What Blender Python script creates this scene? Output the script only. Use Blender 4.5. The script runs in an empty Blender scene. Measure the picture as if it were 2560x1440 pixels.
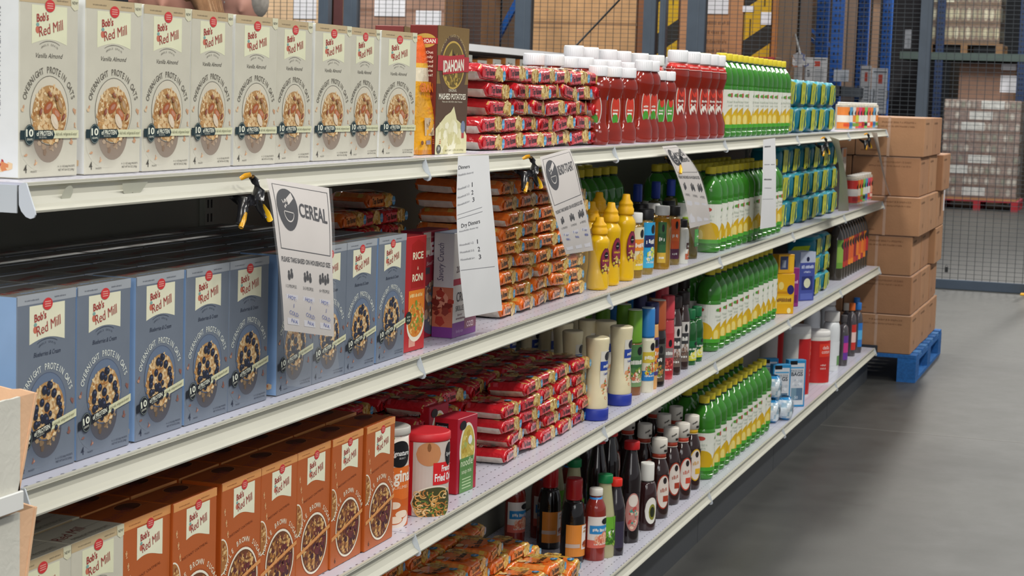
import bpy, math, random
from mathutils import Vector, Matrix
PI = math.pi; sin = math.sin; cos = math.cos
scn = bpy.context.scene
COL = bpy.data.collections.new('scene'); scn.collection.children.link(COL)
RND = random.Random(7)

# ---------------------------------------------------------------- camera numbers (metres, floor z = 0, shelf fronts on y = 0)
FOC = 4618.854; YAW = 0.3256913; PIT = 0.1054116; ROL = 0.0322715
CAM = Vector((-1.78982, -1.18468, 1.35369))
def cam_axes():
    F = Vector((cos(YAW)*cos(PIT), sin(YAW)*cos(PIT), -sin(PIT)))
    r = Vector((sin(YAW), -cos(YAW), 0)); u = r.cross(F)
    c, s = cos(ROL), sin(ROL)
    return c*r + s*u, -s*r + c*u, F
AX = cam_axes()
def at(u, v, ax, val):
    """the point seen at photo pixel (u, v) on the world plane axis[ax] = val"""
    d = AX[0]*((u-1280)/FOC) - AX[1]*((v-720)/FOC) + AX[2]
    return CAM + d*((val-CAM[ax])/d[ax])
def pix(p):
    q = Vector(p)-CAM; w = q.dot(AX[2])
    return 1280+FOC*q.dot(AX[0])/w, 720-FOC*q.dot(AX[1])/w
def X(u, y, z):
    """world x of photo column u along the line (y, z)"""
    lo, hi = -1.2, 60.0
    for _ in range(50):
        m = (lo+hi)/2
        if pix((m, y, z))[0] < u: lo = m
        else: hi = m
    return lo

L = 1.2192                       # one shelf section
SZ = (1.235, 0.8855, 0.5657, 0.1629)   # heights of the four decks

# ---------------------------------------------------------------- colour
def C(h, k=1.0):
    if not isinstance(h, str): return h
    h = h.lstrip('#'); o = []
    if len(h) == 3: h = ''.join(q*2 for q in h)
    for i in (0, 2, 4):
        c = int(h[i:i+2], 16)/255
        c = c/12.92 if c <= .04045 else ((c+.055)/1.055)**2.4
        o.append(c*k)
    return (o[0], o[1], o[2], 1.0)
def mixc(a, b, t):
    a = C(a); b = C(b)
    return tuple(a[i]*(1-t)+b[i]*t for i in range(4))

# ---------------------------------------------------------------- materials: painted per-face colour attribute x procedural noise
def mat(name, rough=.5, bump=0, bscale=60, noise=.06, nscale=30, metal=0, coat=0, trans=0, alpha=1, spec=.5, solid=None, emit=0, ior=1.45, stretch=None):
    m = bpy.data.materials.new(name); m.use_nodes = True
    nt = m.node_tree; n = nt.nodes; l = nt.links
    b = n['Principled BSDF']
    tc = n.new('ShaderNodeTexCoord')
    mp = n.new('ShaderNodeMapping'); l.new(tc.outputs['Object'], mp.inputs['Vector'])
    if stretch: mp.inputs['Scale'].default_value = stretch
    nz = n.new('ShaderNodeTexNoise'); nz.inputs['Scale'].default_value = nscale; nz.inputs['Detail'].default_value = 3
    l.new(mp.outputs['Vector'], nz.inputs['Vector'])
    mr = n.new('ShaderNodeMapRange'); mr.inputs['From Min'].default_value = .3; mr.inputs['From Max'].default_value = .7
    mr.inputs['To Min'].default_value = 1-noise; mr.inputs['To Max'].default_value = 1+noise*.5
    l.new(nz.outputs['Fac'], mr.inputs['Value'])
    if solid:
        src = n.new('ShaderNodeRGB'); src.outputs[0].default_value = C(solid); so = src.outputs[0]
    else:
        src = n.new('ShaderNodeAttribute'); src.attribute_name = 'Col'; so = src.outputs['Color']
    mul = n.new('ShaderNodeVectorMath'); mul.operation = 'SCALE'
    l.new(so, mul.inputs[0]); l.new(mr.outputs[0], mul.inputs['Scale'])
    l.new(mul.outputs[0], b.inputs['Base Color'])
    b.inputs['Roughness'].default_value = rough; b.inputs['Metallic'].default_value = metal
    b.inputs['Coat Weight'].default_value = coat; b.inputs['Transmission Weight'].default_value = trans
    b.inputs['Alpha'].default_value = alpha; b.inputs['IOR'].default_value = ior
    b.inputs['Specular IOR Level'].default_value = spec
    if emit:
        l.new(mul.outputs[0], b.inputs['Emission Color']); b.inputs['Emission Strength'].default_value = emit
    if bump:
        n2 = n.new('ShaderNodeTexNoise'); n2.inputs['Scale'].default_value = bscale; n2.inputs['Detail'].default_value = 2
        n2.inputs['Distortion'].default_value = .6
        l.new(mp.outputs['Vector'], n2.inputs['Vector'])
        bp = n.new('ShaderNodeBump'); bp.inputs['Strength'].default_value = bump; bp.inputs['Distance'].default_value = .004
        l.new(n2.outputs['Fac'], bp.inputs['Height']); l.new(bp.outputs[0], b.inputs['Normal'])
    return m
M_PAPER = mat('printed_carton', .42, noise=.04, spec=.4)
M_SHEET = mat('sign_paper', .6, noise=.03, nscale=12)
M_KRAFT = mat('corrugated_board', .85, bump=.15, bscale=90, noise=.12, nscale=9)
M_FILM = mat('crinkled_film', .2, bump=.9, bscale=55, noise=.12, nscale=60, coat=.5)
M_TISSUE = mat('soft_wrap', .38, bump=.7, bscale=30, noise=.12)
M_PLAST = mat('bottle_plastic', .24, noise=.05, coat=.2)
M_MATTE = mat('matte_plastic', .45, noise=.04)
M_SAUCE = mat('sauce_bottle', .12, noise=.08, nscale=20, coat=.6)
M_GREEN = mat('green_bottle', .14, noise=.25, nscale=16, coat=.4, trans=.12)
M_CLEAR = mat('clear_bottle', .08, noise=.05, coat=.5, trans=.55)
M_SLEEVE = mat('clear_sleeve', .1, bump=.6, bscale=14, noise=.0, alpha=.1, coat=1)
M_LABEL = mat('printed_label', .38, noise=.04)
M_METAL = mat('painted_shelf_steel', .5, noise=.04, nscale=5, spec=.3)
M_BACK = mat('back_panel_steel', .55, noise=.08, nscale=4)
M_STEEL = mat('painted_rack_steel', .45, noise=.1, nscale=8)
M_WIRE = mat('wire_mesh', .5, noise=.1, metal=.3)
M_WOOD = mat('painted_wood', .75, bump=.3, bscale=30, noise=.25, nscale=14, stretch=(1, 6, 6))
M_WRAP = mat('stretch_wrap', .25, bump=.7, bscale=22, noise=.25, nscale=16, coat=.6)
M_SKIN = mat('skin', .5, noise=.08, nscale=20)
M_CLOTH = mat('cloth', .9, noise=.15, nscale=60, bump=.2, bscale=200)

# ---------------------------------------------------------------- text to flat polygons
_T = {}
def tmesh(s, shear=0.0, bold=0.0):
    k = (s, shear, bold)
    if k not in _T:
        cu = bpy.data.curves.new('t', 'FONT'); cu.body = s; cu.size = 1; cu.resolution_u = 3 if len(s) <= 8 else 2
        cu.shear = shear; cu.offset = bold; cu.align_x = 'CENTER'; cu.fill_mode = 'FRONT'
        ob = bpy.data.objects.new('t', cu); me = ob.to_mesh()
        vs = [(v.co.x/.7, v.co.y/.7) for v in me.vertices]; fs = [tuple(p.vertices) for p in me.polygons]
        w = (max(v[0] for v in vs)-min(v[0] for v in vs)) if vs else 0
        x0 = (max(v[0] for v in vs)+min(v[0] for v in vs))/2 if vs else 0
        vs = [(a-x0, b) for a, b in vs]
        ob.to_mesh_clear(); bpy.data.objects.remove(ob); bpy.data.curves.remove(cu)
        _T[k] = (vs, fs, w)
    return _T[k]

EPS = .00014
def plane(o, U, V, N=None):
    o = Vector(o); U = Vector(U); V = Vector(V); N = U.cross(V).normalized() if N is None else Vector(N)
    return lambda a, b, n=0: o + U*a + V*b + N*(n*EPS)
def cyl(r, z0=0, th0=0.0, sy=1.0, rz=None):
    """a = arc length from the front (-y), b = height"""
    def f(a, b, n=0):
        R = (rz(b+z0) if rz else r) + n*EPS*1.6
        t = a/r + th0
        return Vector((R*sin(t), -R*cos(t)*sy, b+z0))
    f.curved = r
    return f

class MB:
    def __init__(s): s.v = []; s.f = []; s.c = []; s.sm = []; s.X = None
    def add(s, vs, fs, col, smooth=False):
        """col: one colour, or list per face, or list per vertex (tag 'v')"""
        o = len(s.v)
        s.v += [tuple(s.X @ Vector(v)) if s.X else tuple(v) for v in vs]
        vert = isinstance(col, tuple) and len(col) == 2 and col[0] == 'v'
        perf = isinstance(col, list)
        one = None if vert or perf else C(col)
        for i, f in enumerate(fs):
            s.f.append([o+k for k in f]); s.sm.append(smooth)
            if vert: s.c.append([col[1][k] for k in f])
            else: s.c.append([C(col[i]) if perf else one]*len(f))
    def box(s, x0, x1, y0, y1, z0, z1, col, b=0.0):
        """col one colour or dict of faces L R F B T D (F faces -y)"""
        d = col if isinstance(col, dict) else {}
        g = lambda k: C(d.get(k, d.get('*', '#888888')) if d else col)
        if b <= 0:
            vs = [(x0,y0,z0),(x1,y0,z0),(x1,y1,z0),(x0,y1,z0),(x0,y0,z1),(x1,y0,z1),(x1,y1,z1),(x0,y1,z1)]
            fs = [(0,1,5,4),(2,3,7,6),(3,0,4,7),(1,2,6,5),(4,5,6,7),(3,2,1,0)]
            s.add(vs, fs, [g('F'), g('B'), g('L'), g('R'), g('T'), g('D')]); return
        cs = [(x0,x1),(y0,y1),(z0,z1)]; vs = []; idx = {}
        for i in (0,1):
            for j in (0,1):
                for k in (0,1):
                    c = [cs[0][i], cs[1][j], cs[2][k]]; sg = [1-2*i, 1-2*j, 1-2*k]
                    for a in range(3):
                        p = [c[q]+(sg[q]*b if q != a else 0) for q in range(3)]
                        idx[(i,j,k,a)] = len(vs); vs.append(p)
        fs = []; cl = []
        def q(ax, sd, name):
            o = [t for t in range(3) if t != ax]; r = []
            for (p, w) in ((0,0),(1,0),(1,1),(0,1)):
                t = [0,0,0]; t[ax] = sd; t[o[0]] = p; t[o[1]] = w
                r.append(idx[(t[0],t[1],t[2],ax)])
            fl = (sd == 0) ^ (ax == 1)
            fs.append(r[::-1] if fl else r); cl.append(g(name))
        q(0,0,'L'); q(0,1,'R'); q(1,0,'F'); q(1,1,'B'); q(2,1,'T'); q(2,0,'D')
        for a in range(3):
            o = [t for t in range(3) if t != a]
            for p in (0,1):
                for w in (0,1):
                    e = []
                    for t in (0,1):
                        k = [0,0,0]; k[a] = t; k[o[0]] = p; k[o[1]] = w; e.append(k)
                    r = [idx[(*e[0],o[0])], idx[(*e[1],o[0])], idx[(*e[1],o[1])], idx[(*e[0],o[1])]]
                    fs.append(r); cl.append(g('F') if 1 in o and ((a != 1)) and (p if o[0] == 1 else w) == 0 else g('T'))
        for i in (0,1):
            for j in (0,1):
                for k in (0,1): fs.append([idx[(i,j,k,a)] for a in range(3)]); cl.append(g('F'))
        s.add(vs, fs, cl)
    def lathe(s, prof, col, seg=20, sx=1.0, sy=1.0, colfn=None, smooth=True, at_=(0,0,0), capb=True, capt=True):
        """prof list of (r, z) or (r, z, colour of the band above)"""
        vs = []; fs = []; cl = []; n = len(prof)
        for p in prof:
            for i in range(seg):
                t = 2*PI*i/seg; vs.append((p[0]*sx*sin(t)+at_[0], -p[0]*sy*cos(t)+at_[1], p[1]+at_[2]))
        cur = col
        for j in range(n-1):
            if len(prof[j]) > 2: cur = prof[j][2]
            for i in range(seg):
                k = (i+1) % seg
                fs.append((j*seg+i, j*seg+k, (j+1)*seg+k, (j+1)*seg+i))
                cl.append(colfn((i+.5)/seg, prof[j][1]) if colfn else cur)
        if capb: fs.append(tuple(range(seg-1, -1, -1))); cl.append(prof[0][2] if len(prof[0]) > 2 else col)
        if capt: fs.append(tuple((n-1)*seg+i for i in range(seg))); cl.append(cur)
        s.add(vs, fs, [C(c) for c in cl], smooth)
        # flat caps
        if capt: s.sm[-1] = False
    def grid(s, fn, nu, nv, colfn, smooth=True):
        vs = [fn(i/nu, j/nv) for j in range(nv+1) for i in range(nu+1)]; fs = []; cl = []
        for j in range(nv):
            for i in range(nu):
                a = j*(nu+1)+i; fs.append((a, a+1, a+nu+2, a+nu+1)); cl.append(colfn((i+.5)/nu, (j+.5)/nv) if callable(colfn) else colfn)
        s.add(vs, fs, [C(c) for c in cl], smooth)
    def tube(s, pts, r, col, seg=8, smooth=True, caps=True):
        pts = [Vector(p) for p in pts]; rr = r if isinstance(r, (list, tuple)) else [r]*len(pts); vs = []; fs = []
        up = Vector((0,0,1))
        for i, p in enumerate(pts):
            d = (pts[min(i+1, len(pts)-1)]-pts[max(i-1, 0)]).normalized()
            a = d.cross(up if abs(d.z) < .95 else Vector((0,1,0))).normalized(); b = d.cross(a)
            for k in range(seg):
                t = 2*PI*k/seg; vs.append(p+a*(rr[i]*cos(t))+b*(rr[i]*sin(t)))
        for i in range(len(pts)-1):
            for k in range(seg):
                q = (k+1) % seg; fs.append((i*seg+k, i*seg+q, (i+1)*seg+q, (i+1)*seg+k))
        if caps: fs += [tuple(range(seg)), tuple((len(pts)-1)*seg+k for k in range(seg-1, -1, -1))]
        s.add(vs, fs, col, smooth)
    def bar(s, a, b, w, h, col, up=(0,0,1)):
        a = Vector(a); b = Vector(b); d = (b-a).normalized(); u = Vector(up)
        r = d.cross(u); r = r.normalized() if r.length > 1e-6 else Vector((1,0,0)); u = r.cross(d)
        vs = [p+r*(sx*w/2)+u*(sy*h/2) for p in (a, b) for sx, sy in ((-1,-1),(1,-1),(1,1),(-1,1))]
        s.add(vs, [(0,1,2,3),(7,6,5,4),(0,4,5,1),(1,5,6,2),(2,6,7,3),(3,7,4,0)], col)
    def prism(s, poly, x0, x1, col, ax=0):
        """polygon given in the two other axes, extruded along ax"""
        n = len(poly); vs = []
        for x in (x0, x1):
            for p in poly: vs.append((x, p[0], p[1]) if ax == 0 else ((p[0], x, p[1]) if ax == 1 else (p[0], p[1], x)))
        s.add(vs, [tuple(range(n-1,-1,-1)), tuple(range(n, 2*n))]+[(i, (i+1) % n, n+(i+1) % n, n+i) for i in range(n)], col)
    # ---- printed art on a face map F(a, b, layer)
    def poly(s, F, pts, col, n=1):
        s.add([F(a, b, n) for a, b in pts], [tuple(range(len(pts)))], col)
    def rect(s, F, a0, a1, b0, b1, col, n=1, div=1, top=None):
        if getattr(F, 'curved', 0): div = max(div, int(abs(a1-a0)/F.curved/.14)+1)
        if top:
            s.add([F(a0,b0,n),F(a1,b0,n),F(a1,b1,n),F(a0,b1,n)], [(0,1,2,3)], ('v', [C(col), C(col), C(top), C(top)])); return
        for i in range(div):
            p = a0+(a1-a0)*i/div; q = a0+(a1-a0)*(i+1)/div
            s.add([F(p,b0,n),F(q,b0,n),F(q,b1,n),F(p,b1,n)], [(0,1,2,3)], col)
    def disc(s, F, a, b, ra, rb, col, n=1, seg=28, edge=None, t0=0, t1=2*PI, rot=0):
        cr, sr = cos(rot), sin(rot)
        if getattr(F, 'curved', 0) and ra > F.curved*.2:      # strips that follow the round surface
            k = max(14, int(2*ra/F.curved/.1)); e0 = C(edge) if edge else C(col)
            for i in range(k):
                x0 = -ra+2*ra*i/k; x1 = -ra+2*ra*(i+1)/k; y0 = rb*math.sqrt(max(0, 1-(x0/ra)**2)); y1 = rb*math.sqrt(max(0, 1-(x1/ra)**2))
                s.add([F(a+x0, b-y0, n), F(a+x1, b-y1, n), F(a+x1, b+y1, n), F(a+x0, b+y0, n)], [(0, 1, 2, 3)], col)
            return
        vs = [F(a, b, n)]
        for i in range(seg+1):
            t = t0+(t1-t0)*i/seg; x = ra*cos(t); y = rb*sin(t)
            vs.append(F(a+x*cr-y*sr, b+x*sr+y*cr, n))
        c = C(col); e = C(edge) if edge else c
        s.add(vs, [(0, i+1, i+2) for i in range(seg)], ('v', [c]+[e]*(seg+1)))
    def ring(s, F, a, b, ra, rb, w, col, n=1, seg=36, t0=0, t1=2*PI):
        vs = []; 
        for i in range(seg+1):
            t = t0+(t1-t0)*i/seg
            vs += [F(a+ra*cos(t), b+rb*sin(t), n), F(a+(ra+w)*cos(t), b+(rb+w)*sin(t), n)]
        s.add(vs, [(2*i, 2*i+1, 2*i+3, 2*i+2) for i in range(seg)], col)
    def text(s, F, t, a, b, h, col, n=2, rot=0.0, w=None, sq=1.0, shear=0, bold=0.0, align='c'):
        vs, fs, tw = tmesh(t, shear, bold)
        if not vs: return
        k = h*sq if w is None else w/tw
        cr, sr = cos(rot), sin(rot); off = 0 if align == 'c' else (tw/2 if align == 'l' else -tw/2)
        s.add([F(a+(x+off)*k*cr-y*h*sr, b+(x+off)*k*sr+y*h*cr, n) for x, y in vs], fs, col)
    def scrawl(s, F, a, b, h, w, col, n=3, rot=0.0, seed=1):
        """illegible print: a line of small strokes where the photo shows writing too small to read"""
        R = random.Random(seed+int(abs(a*977+b*3511)*1000)); x = -w/2; cr, sr = cos(rot), sin(rot)
        while x < w/2-h*.3:
            q = h*R.uniform(.18, .42); y0 = 0 if R.random() < .8 else h*.2; y1 = h*R.choice((.72, 1, 1, .85))
            s.add([F(a+u*cr-v*sr, b+u*sr+v*cr, n) for u, v in ((x, y0), (x+q, y0), (x+q, y1), (x, y1))], [(0, 1, 2, 3)], col)
            x += q+h*(.14 if R.random() < .82 else .45)
    def arc(s, F, t, a, b, r, h, col, t0, t1, n=2, sq=1.0, bold=0.0, rb=None):
        k = len(t)
        for i, ch in enumerate(t):
            if ch == ' ': continue
            th = t0+(t1-t0)*i/(k-1)
            s.text(F, ch, a+r*cos(th), b+(rb or r)*sin(th), h, col, n, rot=th-PI/2, sq=sq, bold=bold)
    def blobs(s, F, a, b, ra, rb, k, size, cols, n=2, seed=1, sides=5):
        R = random.Random(seed)
        for _ in range(k):
            t = R.uniform(0, 2*PI); q = math.sqrt(R.random()); x = a+ra*q*cos(t); y = b+rb*q*sin(t)
            z = size*R.uniform(.5, 1.4); ph = R.uniform(0, PI); el = R.uniform(.45, .9)
            pts = []
            for i in range(sides):
                g = 2*PI*i/sides; u = z*cos(g); w = z*el*sin(g)
                pts.append((x+u*cos(ph)-w*sin(ph), y+u*sin(ph)+w*cos(ph)))
            s.poly(F, pts, R.choice(cols), n+R.random()*.8)
    def mesh(s, name):
        me = bpy.data.meshes.new(name); me.from_pydata(s.v, [], s.f)
        at_ = me.color_attributes.new('Col', 'FLOAT_COLOR', 'CORNER')
        flat = []
        for cs in s.c:
            for c in cs: flat.extend(c)
        at_.data.foreach_set('color', flat)
        me.polygons.foreach_set('use_smooth', s.sm)
        me.update(); return me
    def build(s, name, m, parent=None, loc=None, rot=None):
        me = s.mesh(name); me.materials.append(m)
        return obj(name, me, parent, loc, rot)

def obj(name, me, parent=None, loc=None, rot=None):
    o = bpy.data.objects.new(name, me); COL.objects.link(o)
    if loc is not None: o.location = loc
    if rot is not None: o.rotation_euler = rot
    if parent: o.parent = parent
    return o
def tag(o, label=None, cat=None, group=None, kind=None):
    if label: o['label'] = label
    if cat: o['category'] = cat
    if group: o['group'] = group
    if kind: o['kind'] = kind
    return o
def thing(name, label, cat, loc=(0,0,0), rz=0, group=None):
    o = obj(name, None, None, loc, (0,0,rz)); o.empty_display_size = .05
    return tag(o, label, cat, group)
def struct(name, mb, m): return tag(mb.build(name, m), kind='structure')

class Proto:
    """one kind of product: its meshes are built once and shared by every copy"""
    def __init__(s, name, cat, parts):
        s.name = name; s.cat = cat; s.parts = []
        for nm, mb, m, *sub in parts:
            me = mb.mesh(nm); me.materials.append(m); s.parts.append((nm, me, sub[0] if sub else None))
    def put(s, label, loc, rz=0, group=None, rot=None, scale=None, part_labels=None):
        r = rot if rot is not None else (0,0,rz)
        if len(s.parts) == 1:
            o = obj(s.name, s.parts[0][1], None, loc, r); tag(o, label, s.cat, group)
        else:
            o = thing(s.name, label, s.cat, loc, 0, group); o.rotation_euler = r; made = {}
            for nm, me, par in s.parts:
                made.setdefault(nm, obj(nm, me, made[par] if par else o))
        if scale: o.scale = scale
        return o
ORD = ['first','second','third','fourth','fifth','sixth','seventh','eighth','ninth','tenth','eleventh','twelfth','thirteenth','fourteenth','fifteenth','sixteenth','seventeenth','eighteenth','nineteenth','twentieth']
def nth(i, n, side='left'):
    if i == 0: return 'leftmost'
    if i == n-1: return 'rightmost'
    return ORD[i]+' from left'
def rank(lst, i):
    return nth(sorted(range(len(lst)), key=lambda j: lst[j]).index(i), len(lst))
SHELF = ('top shelf', 'second shelf', 'third shelf', 'bottom shelf')
# ================================================================ cartons
def F_front(w, d): return plane((-w/2, -d/2, 0), (1,0,0), (0,0,1), (0,-1,0))
def F_left(w, d): return plane((-w/2, d/2, 0), (0,-1,0), (0,0,1), (-1,0,0))
def F_top(w, d, h): return plane((-w/2, -d/2, h), (1,0,0), (0,1,0), (0,0,1))
OATS = ['#d9b98a','#c9a06a','#e6cfa6','#b98a55','#dcc093','#a87440']
def mill_logo(m, F, cx, top, w, h, flag='#e9e7c4', red='#a8423f', wave=False):
    # cream flag with a scooped bottom edge, red seal, slanted red lettering
    pts = [(cx-w/2, top), (cx+w/2, top)]
    n = 12
    bot = top-h
    for i in range(n+1):
        t = i/n; x = cx+w/2-w*t
        y = bot+(h*.13)*(sin(PI*t) if not wave else (.9*sin(PI*(1-t)*1.15+.35)))
        pts.append((x, y))
    for i in range(2, len(pts)-1):          # strips keep the scooped outline simple
        a, b = pts[i], pts[i+1]
        m.poly(F, [(a[0], top), (b[0], top), b, a], flag, 1)
    m.text(F, "Bob's", cx-w*.2, top-h*.4, h*.2, red, 4, rot=.12, w=w*.34, bold=.025, shear=.1)
    m.text(F, "Red Mill", cx+w*.05, top-h*.7, h*.27, red, 4, rot=.2, w=w*.7, shear=.1)
    m.disc(F, cx-w*.34, top-h*.5, w*.045, h*.05, '#7fa6a0', 3, 10)
    m.disc(F, cx-w*.34, top-h*.63, w*.06, h*.1, '#c8705a', 2, 10)
    m.disc(F, cx, top+h*.0, w*.14, h*.16, '#cf3a3c', 5, 20)
    for k in (-.06, 0, .06): m.rect(F, cx-w*.085, cx+w*.085, top+h*k-h*.012, top+h*k+h*.012, '#e8a79a', 6)
def cereal_front(m, F, w, h, k):
    P = dict(v=dict(bg='#cbc7b6', hd='#c2ad88', flag='#e3e3c2', tx='#56524a', arc='#6c675c', rim='#59564e', band='#1f3338', name='Vanilla Almond', shade='#8f857a', bowl='#94806e'),
             b=dict(bg='#717a87', hd='#a3a8ae', flag='#e6e4c8', tx='#2b3348', arc='#dfe3da', rim='#56617a', band='#1c2029', name='Blueberries & Cream', shade='#4a5468', bowl='#5c5148'),
             m=dict(bg='#b8602f', hd='#dd9a5c', flag='#ecebcf', tx='#7c3a1c', arc='#f0e3c8', rim='#f1ead6', band='#dd9a5c', name='INSTANT OATMEAL', shade='#9c4d24', bowl='#5a2f22'))[k]
    cx = w/2
    m.rect(F, 0, w, h*.945, h, P['hd'], 1)
    m.scrawl(F, w*.24, h*.963, h*.009, w*.24, mixc(P['hd'], P['tx'], .5), 2)
    m.scrawl(F, w*.72, h*.963, h*.009, w*.2, mixc(P['hd'], P['tx'], .5), 2)
    fx = cx if k != 'm' else w*.56
    mill_logo(m, F, fx, h*.935, w*.6 if k != 'm' else w*.54, h*.21, P['flag'], '#a5403c', wave=(k == 'm'))
    if k == 'v':
        m.poly(F, [(w*.86, h), (w, h), (w, h*.93), (w*.93, h*.92), (w*.87, h*.94)], '#d9d6b8', 3); m.text(F, 'NEW!', w*.935, h*.955, h*.018, '#33352f', 4, w=w*.1)
    if k == 'm':
        by, rb = h*.27, w*.4
        m.text(F, P['name'], cx, h*.63, h*.018, P['tx'], 2, rot=.12, w=w*.6)
        for q in (.02, .06, .1): m.blobs(F, w*(.06+q), h*(.8-q*2), w*.03, h*.06, 5, w*.02, ['#d9a878','#e4b98c'], 2, 4)
        m.disc(F, 0, h*.5, w*.17, h*.125, P['rim'], 1, 20, t0=-PI/2, t1=PI/2); m.disc(F, 0, h*.5, w*.15, h*.115, '#a8703c', 2, 20, t0=-PI/2, t1=PI/2)
        m.blobs(F, w*.07, h*.5, w*.06, h*.09, 26, w*.022, ['#d6a468','#8a4c2a','#c88c50','#e8c68e'], 3, 9)
        m.disc(F, cx+w*.04, by, rb*1.04, rb*1.04, P['shade'], 1, 30)
        m.disc(F, cx+w*.04, by, rb, rb, P['rim'], 2, 36); m.disc(F, cx+w*.04, by, rb*.93, rb*.93, '#8c5a34', 3, 36, edge='#6e4128')
        m.blobs(F, cx+w*.04, by, rb*.84, rb*.84, 230, w*.034, ['#c99455','#9a6238','#dcb070','#7a4230','#b57d42','#5c2c2c','#e4c084'], 4, 3)
        m.blobs(F, cx+w*.12, by-h*.02, rb*.6, rb*.5, 40, w*.045, ['#54252a','#6b3034','#43202a'], 6, 5)
        m.arc(F, 'MAPLE BROWN SUGAR', cx+w*.04, by, rb*1.16, h*.036, P['arc'], PI*.86, PI*.14, 3, sq=.95, bold=.015)
        m.poly(F, [(0, h*.215), (w, h*.335), (w, h*.365), (0, h*.245)], P['band'], 8)
        m.scrawl(F, w*.58, h*.278, h*.014, w*.66, '#8a4a20', 9, rot=.2)
        m.text(F, '6', w*.14, h*.035, h*.04, '#3c2a22', 3); return
    m.arc(F, 'WHOLE GRAIN', cx, h*.68, w*.16, h*.011, P['tx'], PI*.78, PI*.22, 3, rb=h*.04)
    m.ring(F, cx, h*.675, w*.24, h*.068, .0005, P['tx'], 3, seg=16, t0=PI*.25, t1=PI*.75)
    m.text(F, P['name'], cx, h*.652, h*.026, P['tx'], 2, w=w*.46, shear=.35)
    by, rb = h*.366, w*.325
    if k == 'v': slope = 0.0; b0, b1 = h*.235, h*.235
    else: b0, b1 = h*.2, h*.29
    m.arc(F, 'OVERNIGHT PROTEIN OATS', cx, by, w*.405, h*.036, P['arc'], PI*.89, PI*.11, 3, sq=.8, bold=.01, rb=h*.205)
    # soft shadow under the glass, glass bowl, rim circle, oats
    m.disc(F, cx-w*.12, by-h*.17, w*.37, h*.16, P['shade'], 1, 30, edge=P['bg'])
    m.disc(F, cx-w*.01, by-h*.14, w*.26, h*.145, P['bowl'], 2, 30, edge=mixc(P['bowl'], P['shade'], .6))
    m.blobs(F, cx, by-h*.14, w*.2, h*.1, 50, w*.03, ['#a58e76','#8b7460','#b5a088'] if k == 'v' else ['#8a7256','#6b5846','#a98f6c'], 3, 11)
    m.disc(F, cx, by, rb, rb, '#d3ccb9' if k == 'v' else '#69788f', 3, 36)
    m.ring(F, cx, by, rb, rb, w*.006, P['rim'], 4)
    m.disc(F, cx, by-h*.022, rb*.9, rb*.86, '#cfae80', 5, 32, edge='#b38a58')
    m.blobs(F, cx, by-h*.022, rb*.88, rb*.86, 260, w*.027, OATS, 6, 21)
    if k == 'v':
        for ii, (x, y, r_, c) in enumerate(((-.03,.017,.5,'#a4582e'),(.11,-.021,-.6,'#b56a3e'),(.165,.031,-1.0,'#a8804e'),(.075,-.06,-.9,'#dccab0'),(-.16,-.006,1.2,'#8c4a34'),(.23,-.036,.9,'#8c4a34'),(-.01,.09,-.6,'#8f5234'),(.1,.07,-.9,'#8f5a34'))):
            q = .088 if abs(y) < .065 and -.1 < x < .2 else .04
            m.disc(F, cx+x*w, by+y*h, w*q, w*q*.55, c, 9+ii, 14, rot=r_)
            m.disc(F, cx+x*w+.001, by+y*h+.001, w*q*.55, w*q*.25, mixc(c, '#ffffff', .12), 9.5+ii, 10, rot=r_)
    else:
        R = random.Random(3)
        for i in range(26):
            t = R.uniform(0, 2*PI); q = R.random()**.6*rb*.75; z = w*R.uniform(.028, .05)
            m.disc(F, cx+q*cos(t), by-h*.02+q*sin(t), z, z, '#262a3a', 8+i*.15, 12); m.disc(F, cx+q*cos(t)+z*.2, by-h*.02+q*sin(t)+z*.3, z*.4, z*.3, '#4a5470', 8.07+i*.15, 8)
    for x, y in ((.06,.38),(.94,.36),(.95,.28),(.1,.12),(.28,.09),(.88,.2)):
        m.blobs(F, w*x, h*y, w*.02, w*.03, 3, w*.022, ['#d8bc98','#c79a78'] if k == 'v' else ['#b98a72','#8a5e54'], 3, int(x*99))
    m.poly(F, [(0, b0-h*.025), (w*.55, b0-h*.025+(b1-b0)*.55), (w*.58, b0+(b1-b0)*.58), (w*.55, b0+h*.025+(b1-b0)*.55), (0, b0+h*.025)], P['band'], 12)
    m.poly(F, [(w*.55, b0-h*.022+(b1-b0)*.55), (w, b1-h*.022), (w, b1+h*.022), (w*.55, b0+h*.022+(b1-b0)*.55)], '#d8d8b4', 11)
    sl = math.atan2(b1-b0, w)
    m.disc(F, w*.15, b0+(b1-b0)*.15, w*.085, h*.057, P['band'], 13, 24); m.ring(F, w*.15, b0+(b1-b0)*.15, w*.074, h*.05, w*.005, '#8a9690', 14)
    m.text(F, '10', w*.15, b0+(b1-b0)*.15-h*.008, h*.038, '#e8ead8', 15, rot=sl, bold=.03, w=w*.12); m.text(F, 'GRAMS', w*.15, b0+(b1-b0)*.15-h*.03, h*.012, '#e8ead8', 15, rot=sl)
    m.text(F, 'of PROTEIN', w*.4, b0+(b1-b0)*.4-h*.006, h*.026, '#e8ead8', 15, rot=sl, w=w*.27, bold=.02); m.text(F, 'PER SERVING', w*.37, b0+(b1-b0)*.37-h*.019, h*.009, '#c8cabc', 15, rot=sl)
    m.text(F, 'Add milk, refrigerate & enjoy!', w*.78, b0+(b1-b0)*.78-h*.006, h*.017, '#77775e', 14, rot=sl, w=w*.38, shear=.3)
    m.text(F, '4', w*.1, h*.03, h*.045, P['tx'], 3, bold=.01); m.text(F, 'PACKETS', w*.24, h*.03, h*.01, P['tx'], 3)
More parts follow.
